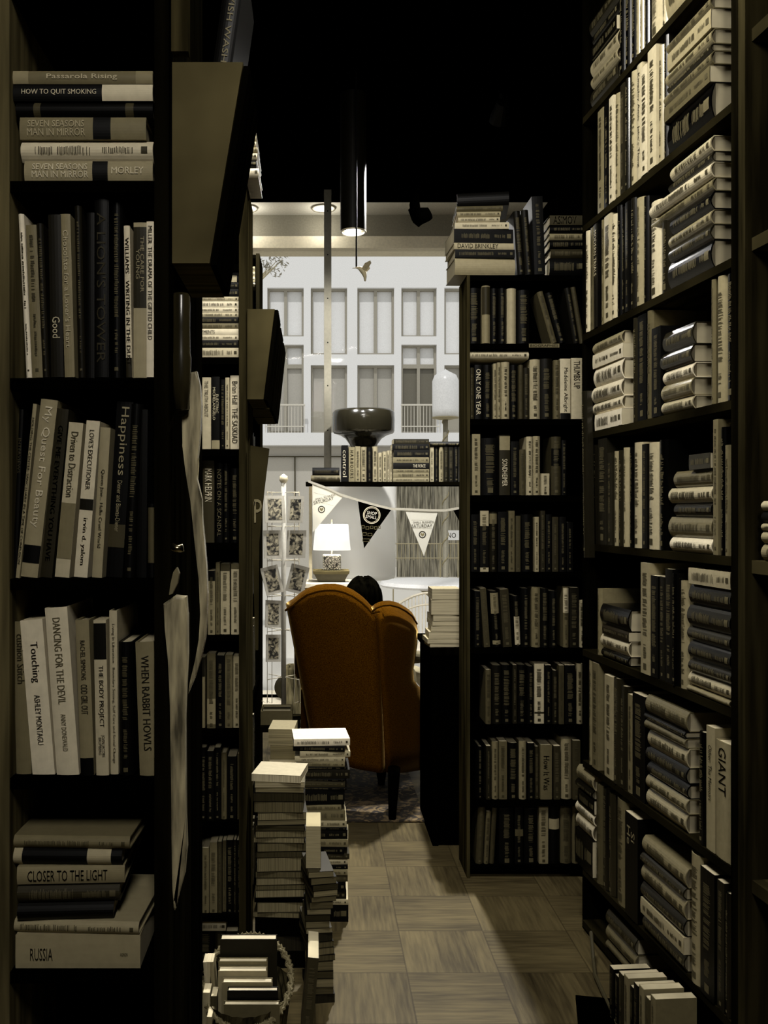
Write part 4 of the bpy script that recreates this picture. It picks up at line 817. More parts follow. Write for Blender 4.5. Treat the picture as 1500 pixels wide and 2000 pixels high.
# ------------------------------------------------------------------ D: right bookcase along the aisle
def dz_(y): return H - (y - VY) * 2.196 / F
LZ = {0: dz_(-120), 1: dz_(188), 2: dz_(496), 3: dz_(778), 4: dz_(1089), 5: dz_(1390), 6: dz_(1705), 7: dz_(2012), 8: .035}
pn = Pd(1437); pf = Pd(1136); Ld = (pf - pn).length
MD = Matrix.Translation(pn) @ DR      # local x = towards the viewer, y = into the shelf
D = thing('bookcase', 'tall right bookcase along the aisle crammed with standing and lying books', 'bookcase', MD)
link('side_panel', bx((.001, -.012, 0), (.03, .3, 3.3)), mat(22, .6, 'woodv', gain=.9), D); link('side_panel', bx((-Ld - .02, .01, LZ[6] - .02), (-Ld - .002, .3, 3.3)), WD, D); link('side_panel', bx((-Ld - .02, .01, 0), (-Ld - .002, .3, LZ[7] - .001)), WD, D)
link('back_panel', bx((-Ld, .295, 0), (0, .302, 3.3)), BLACK(), D)
for i, z in LZ.items(): link('shelf', bx((-Ld, .004, z - .022), (0, .294, z)), mat(40, .45, 'wood', gain=.8), D)
gd = 1.65
nmD = ['topmost shelf', 'second shelf', 'third shelf', 'fourth shelf', 'fifth shelf', 'sixth shelf', 'seventh shelf', 'eighth shelf', 'floor shelf']
def S(i): return nmD[i] + ', right bookcase'
def FS(i): return 'window-end stack, ' + nmD[i] + ', right bookcase'
def NS(i): return 'near stack, ' + nmD[i] + ', right bookcase'
dstack(FS(0), LZ[0], 1150, 1204, [(-40, -5, 60), (-4, 22, 30), (24, 50, 30), (52, 84, 120), (86, 110, 110), (112, 150, 60)], gain=gd, d=.17)
drow(S(0), LZ[0], [(1206, 1216, -30, 12), (1217, 1227, -20, 10), (1228, 1238, -10, 14), (1239, 1246, -10, 110), (1247, 1253, 0, 100), (1254, 1261, 0, 10), (1262, 1284, -10, 135), (1286, 1296, -10, 130)], gain=gd, hard=True)
dstack(NS(0), LZ[0], 1300, 1385, [(-200, -160, 60), (-159, -118, 100)], gain=gd, d=.2)
drow(S(1), LZ[1], [(1164, 1175, 215, 90), (1176, 1186, 205, 12), (1187, 1196, 190, 150), (1197, 1207, 184, 100), (1208, 1216, 165, 65), (1217, 1224, 155, 40), (1225, 1237, 140, 118), (1238, 1249, 122, 140, dict(text=[('Kingsley Amis  Jake\'s Thing', .06, .9, .4)])), (1250, 1262, 130, 148), (1263, 1280, 88, 138), (1281, 1289, 90, 110), (1290, 1297, 50, 30)], gain=gd)
dstack(NS(1), LZ[1], 1299, 1387, [(-12, 12, 80), (14, 50, 105), (52, 80, 95), (82, 95, 60), (97, 122, 80), (124, 155, 70), (157, 186, 10)], gain=gd, d=.2)
drow(S(2), LZ[2], [(1140, 1149, 375, 150, dict(rough=.25)), (1150, 1157, 372, 80, dict(rough=.25)), (1158, 1166, 366, 12, dict(text=[('MODERN TRIALS', .06, .5, .6)], tcol=140, rough=.25)), (1167, 1176, 422, 85), (1177, 1190, 412, 140), (1191, 1201, 420, 145), (1202, 1209, 400, 12), (1210, 1218, 405, 16, dict(tcol=120)), (1219, 1227, 395, 20), (1228, 1236, 388, 42), (1237, 1250, 388, 110), (1252, 1260, 385, 16), (1261, 1281, 395, 150, dict(rough=.25)), (1282, 1301, 430, 48, dict(rough=.25))], gain=gd)
dstack(NS(2), LZ[2], 1304, 1388, [(262, 292, 135), (293, 313, 50), (314, 341, 150, dict(xf=1270)), (344, 369, 85, dict(xf=1268)), (371, 403, 12), (406, 432, 100), (435, 464, 62), (466, 494, 12)], gain=gd, d=.2)
dstack(FS(3), LZ[3], 1157, 1214, [(643, 666, 110), (668, 694, 165), (697, 735, 175), (738, 768, 170), (770, 794, 160), (796, 830, 178)], gain=gd, d=.17)
drow(S(3), LZ[3], [(1230, 1239, 612, 58), (1240, 1257, 607, 14), (1258, 1268, 603, 75), (1270, 1288, 640, 22)], gain=gd)
dstack('middle stack, ' + S(3), LZ[3], 1291, 1350, [(626, 668, 60, dict(out=-.0)), (670, 704, 62), (706, 734, 165), (736, 768, 95), (770, 802, 130)], gain=gd, d=.18)
drow('near end of ' + S(3), LZ[3], [(1383, 1390, 518, 80), (1391, 1409, 520, 105), (1410, 1432, 535, 14)], gain=gd, hard=True)
drow(S(4), LZ[4], [(1146, 1161, 870, 45), (1163, 1180, 850, 48), (1182, 1191, 885, 60), (1192, 1203, 882, 112), (1204, 1212, 880, 55), (1213, 1222, 875, 118), (1223, 1232, 874, 18), (1233, 1249, 865, 135), (1250, 1260, 868, 28), (1261, 1280, 865, 138), (1281, 1296, 860, 14)], gain=gd)
dstack(NS(4), LZ[4], 1303, 1387, [(883, 911, 62, dict(xf=1345)), (914, 946, 80, dict(xf=1312)), (949, 979, 135), (981, 1008, 40, dict(xf=1312)), (1010, 1050, 85), (1053, 1084, 165)], gain=gd, d=.18)
drow('near end of ' + S(4), LZ[4], [(1389, 1399, 820, 85), (1400, 1408, 835, 14), (1409, 1419, 870, 85), (1420, 1434, 835, 30)], gain=gd)
dstack(FS(5), LZ[5], 1172, 1226, [(1192, 1233, 14), (1235, 1252, 55), (1254, 1282, 150), (1284, 1304, 28)], gain=gd, d=.17)
drow(S(5), LZ[5], [(1161, 1168, 1150, 90)], gain=gd)
drow('middle of ' + S(5), LZ[5], [(1249, 1267, 1100, 112), (1268, 1282, 1125, 14), (1283, 1293, 1127, 35), (1294, 1308, 1112, 18), (1309, 1319, 1120, 10), (1321, 1336, 1135, 105)], gain=gd)
dstack(NS(5), LZ[5], 1340, 1424, [(1118, 1150, 125), (1152, 1195, 38), (1197, 1240, 42), (1242, 1272, 55), (1274, 1310, 22), (1312, 1338, 50), (1340, 1368, 135), (1370, 1386, 95)], gain=gd, d=.18)
drow(S(6), LZ[6], [(1145, 1153, 1266, 95), (1154, 1166, 1268, 85), (1177, 1193, 1320, 118), (1194, 1206, 1325, 62), (1207, 1219, 1340, 48), (1221, 1230, 1357, 90), (1231, 1256, 1357, 10)], gain=gd)
dstack(NS(6), LZ[6], 1260, 1338, [(1392, 1428, 82), (1431, 1442, 14), (1444, 1462, 80), (1464, 1500, 125), (1502, 1532, 14), (1534, 1560, 12), (1562, 1590, 100), (1592, 1628, 128)], gain=gd, d=.18)
drow('near end of ' + S(6), LZ[6], [(1358, 1371, 1430, 11), (1373, 1390, 1420, 112, dict(text=[('Other: The Memoirs', .15, .6, .4)])), (1391, 1420, 1450, 108, dict(text=[('GIANT', .05, .45, .5)])), (1421, 1436, 1470, 40)], gain=gd, d=.2)
dstack(FS(7), LZ[7], 1124, 1157, [(1513, 1541, 110), (1543, 1560, 40), (1562, 1588, 12), (1590, 1612, 170), (1614, 1642, 160), (1644, 1700, 11)], gain=gd, d=.18)
drow(S(7), LZ[7], [(1159, 1170, 1532, 68), (1172, 1182, 1540, 30), (1183, 1193, 1550, 58), (1195, 1217, 1562, 82), (1219, 1244, 1592, 12, dict(text=[('Si\nHe', .12, .3, .6)], tcol=110))], gain=gd)
dstack(NS(7), LZ[7], 1250, 1334, [(1698, 1733, 98), (1736, 1757, 55), (1760, 1796, 100), (1798, 1830, 30), (1832, 1864, 135), (1866, 1903, 60)], gain=gd, d=.18)
drow('near end of ' + S(7), LZ[7], [(1341, 1364, 1668, 105), (1366, 1394, 1700, 11), (1397, 1411, 1722, 52), (1412, 1421, 1745, 14), (1422, 1436, 1738, 92)], gain=gd)
dstack('floor-level stack at window end, right bookcase', LZ[8], 1182, 1240, [(1838, 1868, 60), (1870, 1900, 85), (1902, 1935, 75)], gain=gd, d=.2)
# tall thin leaning book in front of the fourth shelf
drow('pushed in front at window end, right bookcase', LZ[5] + .02, [(1152, 1160, 764, 48, dict(yb=1090, lean=-2.0, out=.034))], gain=gd, d=.03)
# E: next bay towards the viewer
E = thing('bookcase', 'dim bookcase at the extreme right edge, nearest the viewer', 'bookcase', MD)
link('side_panel', bx((.032, -.012, 0), (.062, .3, 3.3)), mat(46, .7, 'woodv', gain=1.0), E); link('side_panel', bx((.95, .0, 0), (.98, .3, 3.3)), WD, E); link('back_panel', bx((.062, .295, 0), (.95, .302, 3.3)), mat(14, .8, gain=.6), E)
def ze(x, y): return H - (y - VY) * Yd(x) / F
for z in (ze(1461, 467), ze(1470, 1095), ze(1470, 1722), ze(1461, 60)): link('shelf', bx((.0625, .004, z - .03), (.949, .294, z)), mat(60, .5, 'wood', gain=1), E)
zE = ze(1470, 1095)
for i, (t, tone) in enumerate(((.035, 110), (.03, 120), (.028, 14), (.03, 130), (.033, 20))):
    pass
zz = zE + .001
for i, (t, tone) in enumerate(((.04, 110), (.028, 118), (.016, 120), (.028, 14), (.022, 140))):
    c = Pd(1486); Mx = Matrix.Translation((c.x, c.y, zz + t / 2)) @ DR @ Matrix.Translation((.24, 0, 0)) @ RY
    make_book(Mx, t, .24, .17, tone, True, label=desc(tone, t, True) + ' lying at right picture edge, ' + ['lowest', 'second from bottom', 'third from bottom', 'fourth from bottom', 'topmost'][i], group='books at the right edge'); zz += t + .0006
# books standing on the floor before the right bookcase
y = 2.62
for i, (t, h, tone) in enumerate(((.03, .135, 12), (.022, .13, 12), (.03, .15, 40), (.03, .16, 95), (.02, .15, 12), (.028, .17, 14), (.03, .18, 100), (.026, .17, 60), (.03, .19, 90))):
    m = Vector((DX0 + DM * (y - DY0) - .13, y, .001)); Mx = Matrix.Translation(m) @ DR
    make_book(Mx, t * .95, h + .02, .11, tone, False, label=desc(tone, t, False) + ' upright on the floor against right bookcase, ' + ORD[i] + ' from window end', group='books on the floor at right', gain=1.5); y -= t + .006
o_ = link('black_folder', prism([Pt(1128, 1942, 2.77 - .0) * 0 + Vector(p) for p in ((.775, 2.74, .002), (.88, 2.72, .002), (.86, 2.38, .002), (.70, 2.42, .002))], (0, 0, .012)), mat(8, .7, gain=.7)); tag(o_, 'flat black folder lying on the floor at bottom right', 'folder')
o_ = link('umbrella_handle', tube(bmesh.new(), [(.64, 2.32, .02), (.665, 2.42, .02), (.685, 2.5, .02), (.69, 2.52, .02)], [.018, .019, .018, .008], 12), mat(9, .5, gain=.7), smooth=True); tag(o_, 'dark rounded rod lying on the floor at the bottom right', 'rod')
o_ = link('wooden_strip', tube(bmesh.new(), [(.905, 3.0, .01), (.893, 2.98, .09), (.885, 2.93, .03), (.87, 2.86, .012), (.85, 2.6, .012), (.83, 2.4, .012)], .006, 6), mat(60, .6)); tag(o_, 'thin curved wooden strip along the foot of right bookcase', 'strip')

# ------------------------------------------------------------------ piles on the floor, left
def pile(label, xc, Y, ztop_px, n_spec, d, w_px, pages, group, gain=1.5, jit=4, xj=2, seed=1):
    rnd = random.Random(seed); k = Y / F; out = []
    # n_spec: list of (thickness px, tone) from the top
    y = ztop_px
    for i, sp in enumerate(n_spec):
        t, tone = sp[:2]; o = dict(sp[2]) if len(sp) > 2 else {}
        dx = o.pop('dx', rnd.uniform(-xj, xj)); wv = o.pop('w', w_px + rnd.uniform(-3, 3))
        out.append((xc - wv / 2 + dx, xc + wv / 2 + dx, y, y + t, tone, dict(o))); y += t
    k0 = (H - (y - VY) * k)
    out = [(a, b, c, e, f, g) for a, b, c, e, f, g in out]
    stack(label, Y, out, d=d, gain=gain, group=group, pages=pages, jit=jit, hard=False)
def fit(lst, y0, y1):
    s = sum(x[0] for x in lst); return [(x[0] * (y1 - y0) / s,) + tuple(x[1:]) for x in lst]
G1 = 'tall page-edge pile on the floor'
p1 = [(15, 150, dict(rot=-9, marks=False, page_tone=150)), (11, 120), (10, 90), (18, 45), (22, 75), (15, 90), (10, 85), (12, 50), (13, 85), (11, 95), (17, 80), (12, 55), (28, 90), (13, 75), (14, 95), (10, 75), (15, 105), (10, 10), (20, 95), (11, 90), (37, 10), (30, 35), (34, 14)]
p1 = [(t, tn, dict(page_tone=min(160, tn + 5), **(o[0] if o and 'page_tone' not in o[0] else {}))) if not (o and 'page_tone' in o[0]) else (t, tn, o[0]) for t, tn, *o in p1]
p1b = []
for t, tn, o in p1:
    o = dict(o); o.setdefault('hard', False); p1b.append((t, max(tn - 40, 8) if tn < 140 else tn, o))
YP = 2.93; pile('tall floor pile beside the middle left bookcase', 547, YP, 1513, fit(p1b, 1513, 1000 + H * F / YP), .15, 97, True, G1, gain=1.3, seed=3)
# second pile, lower, leaning to the right
p2 = [(14, 85), (16, 70), (14, 45), (14, 90), (12, 70), (16, 60), (13, 90), (15, 40), (16, 80), (12, 95), (20, 30), (14, 70), (16, 80), (14, 60), (22, 75), (18, 50), (20, 90), (16, 60), (20, 30)]
p2 = [(t, max(8, tn - 40), dict(page_tone=tn + 10, dx=4 + 4 * math.sin(i * .5), rot=8 + 6 * math.sin(i * .7))) for i, (t, tn) in enumerate(p2)]
YP2 = 2.72; y2b = 1000 + H * F / YP2
pile('lower floor pile right of the tall pile', 616, YP2, 1702, fit(p2, 1702, y2b), .16, 48, True, 'lower page-edge pile on the floor', gain=1.3, seed=5)
k_ = YP2 / F
make_book(Matrix.Translation((Pt(612, 0, YP2).x, YP2 + .02, Pt(0, 1701, YP2).z)) @ Matrix.Rotation(R(180), 4, 'Z') @ Matrix.Translation((0, -.13, 0)), .045, .125, .13, 60, False, label='short thick paperback standing upright atop the lower floor pile', gain=1.6, page_tone=120)
# third pile with readable spines
p3 = [(14, 175, dict(rot=4, w=110, page_tone=170)), (11, 16), (11, 130, dict(dx=6)), (10, 135, dict(dx=-3)), (9, 95, dict(w=92)), (6, 10), (18, 30, dict(dx=4)), (5, 10), (12, 55), (5, 10), (30, 10, dict(w=88)), (11, 90, dict(w=80)), (20, 85), (13, 125), (6, 14), (18, 18), (15, 95), (14, 10), (11, 48), (11, 140), (9, 14), (11, 100), (14, 60), (18, 12), (16, 30), (11, 140), (34, 9)]
p3 = [(t, tn, dict(o[0]) if o else {}) for t, tn, *o in p3]
YP3 = 3.26; pile('farther floor pile with spines showing, by the rug', 628, YP3, 1443, fit(p3, 1443, 1000 + H * F / YP3), .16, 100, False, 'spine-out pile on the floor', gain=1.6, jit=3, xj=4, seed=8)
# small stacks behind
YP4 = 3.6
pile('short pile behind the floor piles by the left bookcase', 552, YP4, 1424, fit([(24, 110, dict(page_tone=110)), (20, 90, dict(page_tone=90)), (16, 100), (20, 60), (22, 80), (20, 100), (24, 60), (30, 90), (25, 70), (24, 50)], 1424, 1000 + H * F / YP4), .16, 50, True, 'short pile behind', gain=1.5, seed=11)
cb_ = thing('cardboard_box', 'open cardboard box of cards at the foot of the card spinner', 'box', Matrix.Translation((Pt(540, 0, 4.3).x, 4.3, Pt(0, 1416, 4.3).z)))
kb_ = 4.3 / F; bw = 31 * kb_; bh = 27 * kb_
for a, b in (((-bw, 0, 0), (bw, .004, bh)), ((-bw, .15, 0), (bw, .154, bh)), ((-bw, .0042, 0), (-bw + .004, .1498, bh)), ((bw - .004, .0042, 0), (bw, .1498, bh))): link('side', bx(a, b), mat(85, .8, gain=1.5), cb_)
link('bottom', bx((-bw + .004, .0042, 0), (bw - .004, .1498, .004)), mat(70, .8), cb_)
for i in range(7): link('card', bx((-bw + .01, .012 + i * .018, .005), (bw - .01, .02 + i * .018, bh - .004 + .004 * (i % 3))), mat([30, 150, 60, 160, 20, 120, 140][i], .7, gain=1.5), cb_)
lt = thing('low_table', 'low dark table holding the cardboard box beside the wing chair', 'table', Matrix.Translation((Pt(540, 0, 4.3).x, 4.28, 0))); zlt = Pt(0, 1416, 4.3).z
link('tabletop', bx((-.2, -.02, zlt - .025), (.11, .26, zlt - .0005)), mat(30, .6, 'wood', gain=1), lt)
for sx in (-.18, .08):
    for sy in (0, .22): link('leg', bx((sx, sy, 0), (sx + .02, sy + .02, zlt - .025)), mat(30, .6, 'wood', gain=1), lt)

# basket of books, bottom left
YK2 = 2.36; kq = YK2 / F; X = lambda px: (px - VX) * kq; Z = lambda y: H - (y - VY) * kq
bk = thing('wicker_basket', 'wicker basket with braided rim full of books at the bottom left', 'basket', Matrix.Translation((X(478), YK2 + .12, 0)))
cxb = X(478)
import itertools
def braid(bm, pts, r, n=3, turns=14, rad=.006):
    m = 90
    def at(t):
        s = t * (len(pts) - 1); i = min(int(s), len(pts) - 2); return Vector(pts[i]).lerp(Vector(pts[i + 1]), s - i)
    for s in range(n):
        tube(bm, [at(i / m) + Vector((math.cos(turns * 2 * math.pi * i / m + s * 2.09) * rad, math.sin(turns * 2 * math.pi * i / m + s * 2.09) * rad * .7, math.sin(turns * 2 * math.pi * i / m + s * 2.09) * rad)) for i in range(m + 1)], r, 6)
rim = bmesh.new()
rx, ry = X(566) - cxb, .15
braid(rim, [(rx * math.cos(a) , ry * math.sin(a) - .0, Z(1960) + .05 * (math.sin(a))) for a in [2 * math.pi * i / 40 for i in range(41)]], .005, turns=40, rad=.007)
link('braided_rim', rim, mat(85, .7, gain=1.4), bk)
body = bmesh.new(); zr = Z(1975)
prof = []
for j in range(9):
    z = zr * j / 8; s = .8 + .2 * j / 8; prof.append([body.verts.new((rx * s * math.cos(2 * math.pi * i / 48) * (1 + .012 * (-1) ** (i + j)), ry * s * math.sin(2 * math.pi * i / 48) * (1 + .012 * (-1) ** (i + j)), z)) for i in range(48)])
for a, b in zip(prof, prof[1:]):
    for i in range(48): body.faces.new((a[i], a[(i + 1) % 48], b[(i + 1) % 48], b[i]))
body.faces.new(prof[0])
link('woven_body', body, mat(60, .8, 'worn', gain=1.3), bk)
GK = 'books in the wicker basket'
def up(px0, px1, yt, y, t, tone, lab, text=None, tc=None, ang=0, gain=1.5, zfl=.03):
    """book standing in the basket with its broad cover towards the viewer"""
    w_ = X(px1) - X(px0); h = Z(yt) - zfl
    r = thing('book', lab, 'book', Matrix.Translation(((X(px0) + X(px1)) / 2, y, zfl)) @ Matrix.Rotation(R(ang), 4, 'X'), GK)
    link('cover', bx((-w_ / 2, 0, 0), (w_ / 2, .002, h)), mat(tone, .5, gain=gain), r); link('cover', bx((-w_ / 2, t - .002, 0), (w_ / 2, t, h)), mat(tone, .5, gain=gain), r)
    link('page_block', bx((-w_ / 2 + .003, .0022, .003), (w_ / 2 - .003, t - .0022, h - .002)), mat(160, .85, 'pages', gain=gain), r)
    if text: write(text, r, Matrix.Translation((.0, -.0012, h - .055)) @ Matrix.Rotation(R(90), 4, 'X'), w_ * .8, .024, mat(tc or 120, .6))
    return r
up(437, 546, 1962, YK2 + .0, .02, 78, 'worn paperback with HEMINGWAY on its cover, front of wicker basket', 'HEMINGWAY', 130)
up(442, 542, 1945, YK2 + .026, .02, 20, 'dark book second from the front of the wicker basket', 'LONDON', 120)
up(430, 530, 1938, YK2 + .05, .024, 100, 'tan book in the middle of the wicker basket')
up(420, 518, 1926, YK2 + .078, .026, 120, 'pale book near the back of the wicker basket')
up(418, 518, 1918, YK2 + .108, .022, 90, 'worn tan book behind the pale one in the wicker basket')
up(419, 536, 1884, YK2 + .14, .03, 36, 'large dark brown book at the back of the wicker basket')
for i, (x0, x1, yt, tone) in enumerate(((388, 397, 1916, 140), (399, 410, 1916, 150), (412, 420, 1916, 110), (388, 402, 1955, 130), (404, 416, 1962, 60), (402, 412, 1978, 110))):
    yy = YK2 + (.10 if i < 3 else .04 if i < 5 else .0)
    Mx = Matrix.Translation((X((x0 + x1) / 2), yy - (.02 if i == 5 else 0), .03)) @ Matrix.Rotation(R(-4 if i in (1, 2) else 2), 4, 'Y')
    make_book(Mx, (x1 - x0) * kq, Z(yt) - .03, .05, tone, False, label='pale upright book at the left of the wicker basket, ' + ['back left', 'back centre', 'back right', 'middle left', 'middle right', 'front'][i], group='books left of the basket', gain=1.5, marks=False)
make_book(Matrix.Translation((Pt(597, 0, 2.5).x, 2.5, .001)) @ Matrix.Rotation(R(5), 4, 'Y'), .03, .24, .16, 52, False, label='tall brown book standing on the floor right of the basket', gain=1.5)

# ------------------------------------------------------------------ wing chair, seen from behind
def chair_fabric():
    m = bpy.data.materials.new('orange_upholstery'); m.use_nodes = True; nt = m.node_tree; b = nt.nodes['Principled BSDF']
    n = nt.nodes.new('ShaderNodeTexNoise'); n.inputs['Scale'].default_value = 260; n.inputs['Detail'].default_value = 3; tc = nt.nodes.new('ShaderNodeTexCoord'); nt.links.new(tc.outputs['Object'], n.inputs['Vector'])
    rp = nt.nodes.new('ShaderNodeValToRGB'); nt.links.new(n.outputs['Fac'], rp.inputs[0]); rp.color_ramp.elements[0].position = .3; rp.color_ramp.elements[1].position = .7
    rp.color_ramp.elements[0].color = (.020, .0062, .0005, 1); rp.color_ramp.elements[1].color = (.075, .030, .0016, 1); nt.links.new(rp.outputs[0], b.inputs['Base Color']); b.inputs['Roughness'].default_value = .85
    b.inputs['Sheen Weight'].default_value = .5; b.inputs['Specular IOR Level'].default_value = 0; b.inputs['Sheen Roughness'].default_value = .22; b.inputs['Sheen Tint'].default_value = (1, .62, .2, 1)
    bp = nt.nodes.new('ShaderNodeBump'); bp.inputs['Strength'].default_value = .3; bp.inputs['Distance'].default_value = .002; nt.links.new(n.outputs['Fac'], bp.inputs['Height']); nt.links.new(bp.outputs[0], b.inputs['Normal'])
    return m
OF = chair_fabric()
Ych = 4.3
ch = thing('wing_chair', 'orange upholstered wing-back armchair seen from behind, someone seated in it', 'armchair', Matrix.Translation((Pt(700, 0, 4.6).x, 4.6, 0)))
O3 = Vector(ch.location)
def yb_(px): return 4.42 - .0006 * (px - 556) if px < 745 else 4.3066 + (px - 745) * .0042
def cp(px, py, off=0):
    y = yb_(px) + off; v = Pt(px, py, yb_(px)); v.y = y; return v - O3
def shell(name, top, bot, n, thick, puff, mirror=1):
    """padded slab between a top line and a bottom line (pixel polylines given left to right)"""
    def at(line, s):
        L = [0]
        for a, b in zip(line, line[1:]): L.append(L[-1] + abs(b[0] - a[0]))
        t = s * L[-1]
        for i in range(len(line) - 1):
            if t <= L[i + 1] + 1e-9: f = (t - L[i]) / max(L[i + 1] - L[i], 1e-9); return (line[i][0] + (line[i + 1][0] - line[i][0]) * f, line[i][1] + (line[i + 1][1] - line[i][1]) * f)
        return line[-1]
    bm = bmesh.new(); m = 22; G_ = []
    for side in (0, 1):
        g = []
        for j in range(m + 1):
            r_ = []
            for i in range(n + 1):
                s = i / n; a, b = at(top, s), at(bot, s); f = j / m
                px, py = a[0] + (b[0] - a[0]) * f, a[1] + (b[1] - a[1]) * f
                e = min(1, min(s, 1 - s) * 7) * 1.0; ev = min(1, f * 9); rd = (1 - (1 - e) ** 2) ** .5 * (1 - (1 - ev) ** 2) ** .5
                p = cp(px, py); p.y += (thick / 2) - (thick / 2) * rd * (1 if side == 0 else -1) + (-puff * math.sin(math.pi * s) * math.sin(math.pi * min(1, f * 1.2)) if side == 0 else 0)
                r_.append(bm.verts.new(p))
            g.append(r_)
        G_.append(g)
    for side, g in enumerate(G_):
        for j in range(m):
            for i in range(n): bm.faces.new((g[j][i], g[j][i + 1], g[j + 1][i + 1], g[j + 1][i]) if side == 0 else (g[j + 1][i], g[j + 1][i + 1], g[j][i + 1], g[j][i]))
    a, b = G_
    for i in range(n): bm.faces.new((a[m][i], a[m][i + 1], b[m][i + 1], b[m][i]))
    bmesh.ops.remove_doubles(bm, verts=bm.verts[:], dist=.0008)
    return link(name, bm, OF, ch, smooth=True)
back_top = [(557, 1182), (562, 1178), (572, 1172), (585, 1161), (600, 1151), (618, 1145), (636, 1142), (655, 1142), (672, 1146), (690, 1154), (706, 1165), (718, 1176), (727, 1187), (742, 1183)]
back_bot = [(607, 1452), (640, 1478), (670, 1495), (700, 1503), (757, 1512)]
shell('backrest', back_top, back_bot, 40, .15, .03)
wing_top = [(727, 1188), (735, 1181), (748, 1176), (762, 1175), (778, 1179), (793, 1187), (806, 1197), (815, 1212)]
wing_bot = [(752, 1510), (790, 1511), (842, 1500)]
# wing outline on the right bends in at the waist then out over the arm
def wing():
    right = [(815, 1212), (819, 1235), (818, 1262), (814, 1290), (810, 1312), (811, 1332), (818, 1342), (828, 1352), (834, 1375), (837, 1410), (840, 1450), (842, 1500)]
    left = [(727, 1188), (731, 1215), (735, 1245), (738, 1275), (741, 1305), (743, 1330), (745, 1345), (746, 1360), (748, 1385), (750, 1420), (752, 1460), (754, 1511)]
    rows = []
    for k in range(6):   # crown of the wing
        pass
    bm = bmesh.new(); n = 16; gs = []
    tops = wing_top
    for side in (0, 1):
        g = []
        for j, (l, r) in enumerate(zip(left, right)):
            rr_ = []
            for i in range(n + 1):
                s = i / n; px = l[0] + (r[0] - l[0]) * s; py = l[1] + (r[1] - l[1]) * s
                if j == 0:
                    t = s * (len(tops) - 1); q = min(int(t), len(tops) - 2); px = tops[q][0] + (tops[q + 1][0] - tops[q][0]) * (t - q); py = tops[q][1] + (tops[q + 1][1] - tops[q][1]) * (t - q)
                elif j == 1: py = l[1] + (r[1] - l[1]) * s - 6 * math.sin(math.pi * s)
                e = min(1, (1 - s) * 6, (s + .02) * 6); ev = .0 if j == 0 else 1; rd = (1 - (1 - e) ** 2) ** .5 * ev
                p = cp(px, py); p.y += .06 - .06 * rd * (1 if side == 0 else -1) - (.02 * math.sin(math.pi * s) if side == 0 and j else 0)
                rr_.append(bm.verts.new(p))
            g.append(rr_)
        gs.append(g)
    for side, g in enumerate(gs):
        for j in range(len(left) - 1):
            for i in range(n): bm.faces.new((g[j][i], g[j][i + 1], g[j + 1][i + 1], g[j + 1][i]) if side == 0 else (g[j + 1][i], g[j + 1][i + 1], g[j][i + 1], g[j][i]))
    a, b = gs
    for j in range(len(left) - 1):
        bm.faces.new((a[j][0], a[j + 1][0], b[j + 1][0], b[j][0])); bm.faces.new((a[j][n], b[j][n], b[j + 1][n], a[j + 1][n]))
    for i in range(n): bm.faces.new((a[-1][i], a[-1][i + 1], b[-1][i + 1], b[-1][i]))
    bmesh.ops.remove_doubles(bm, verts=bm.verts[:], dist=.0008)
    return link('wing', bm, OF, ch, smooth=True)
wing()
link('piping', tube(bmesh.new(), [cp(x, y + 11, .006) + Vector((0, .0, 0)) for x, y in back_top], .006, 8), OF, ch, smooth=True)
link('piping', tube(bmesh.new(), [cp(x, y + 7, .008) for x, y in wing_top], .005, 8), OF, ch, smooth=True)
# seat box, cushion, far wing and arms toward the window
def bxl(a, b, bev): return bx(tuple(Vector(a) - O3), tuple(Vector(b) - O3), bev)
link('seat_base', bxl((.05, 4.6, .22), (.46, 5.1, .38), .03), OF, ch); link('seat_cushion', bxl((.07, 4.62, .382), (.44, 5.12, .46), .03), OF, ch)
link('arm', bxl((-.07, 4.56, .22), (.045, 5.08, .6), .04), OF, ch)
link('wing', bxl((-.1, 4.56, .62), (-.05, 4.75, 1.0), .024), OF, ch)
dkw = mat(18, .5, 'woodv', gain=.9)
def leg(pa, pb, ya, w_=.022):
    a, b = Pt(*pa, ya) - O3, Pt(*pb, ya + .02) - O3
    b.z = 0 if pb[1] > 1560 else b.z
    return link('leg', tube(bmesh.new(), [a, (a + b) / 2 + Vector((0, .01, 0)), b], [w_ * 1.4, w_ * 1.1, w_ * .8], 10), dkw, ch, smooth=True)
leg((770, 1500), (766, 1607), 4.3); leg((745, 1490), (745, 1545), 4.85)
link('leg', tube(bmesh.new(), [Vector((.02, 4.42, .25)) - O3, Vector((.01, 4.4, 0)) - O3], [.028, .018], 10), dkw, ch); link('leg', tube(bmesh.new(), [Vector((.0, 5.0, .25)) - O3, Vector((0, 5.02, 0)) - O3], [.028, .018], 10), dkw, ch)

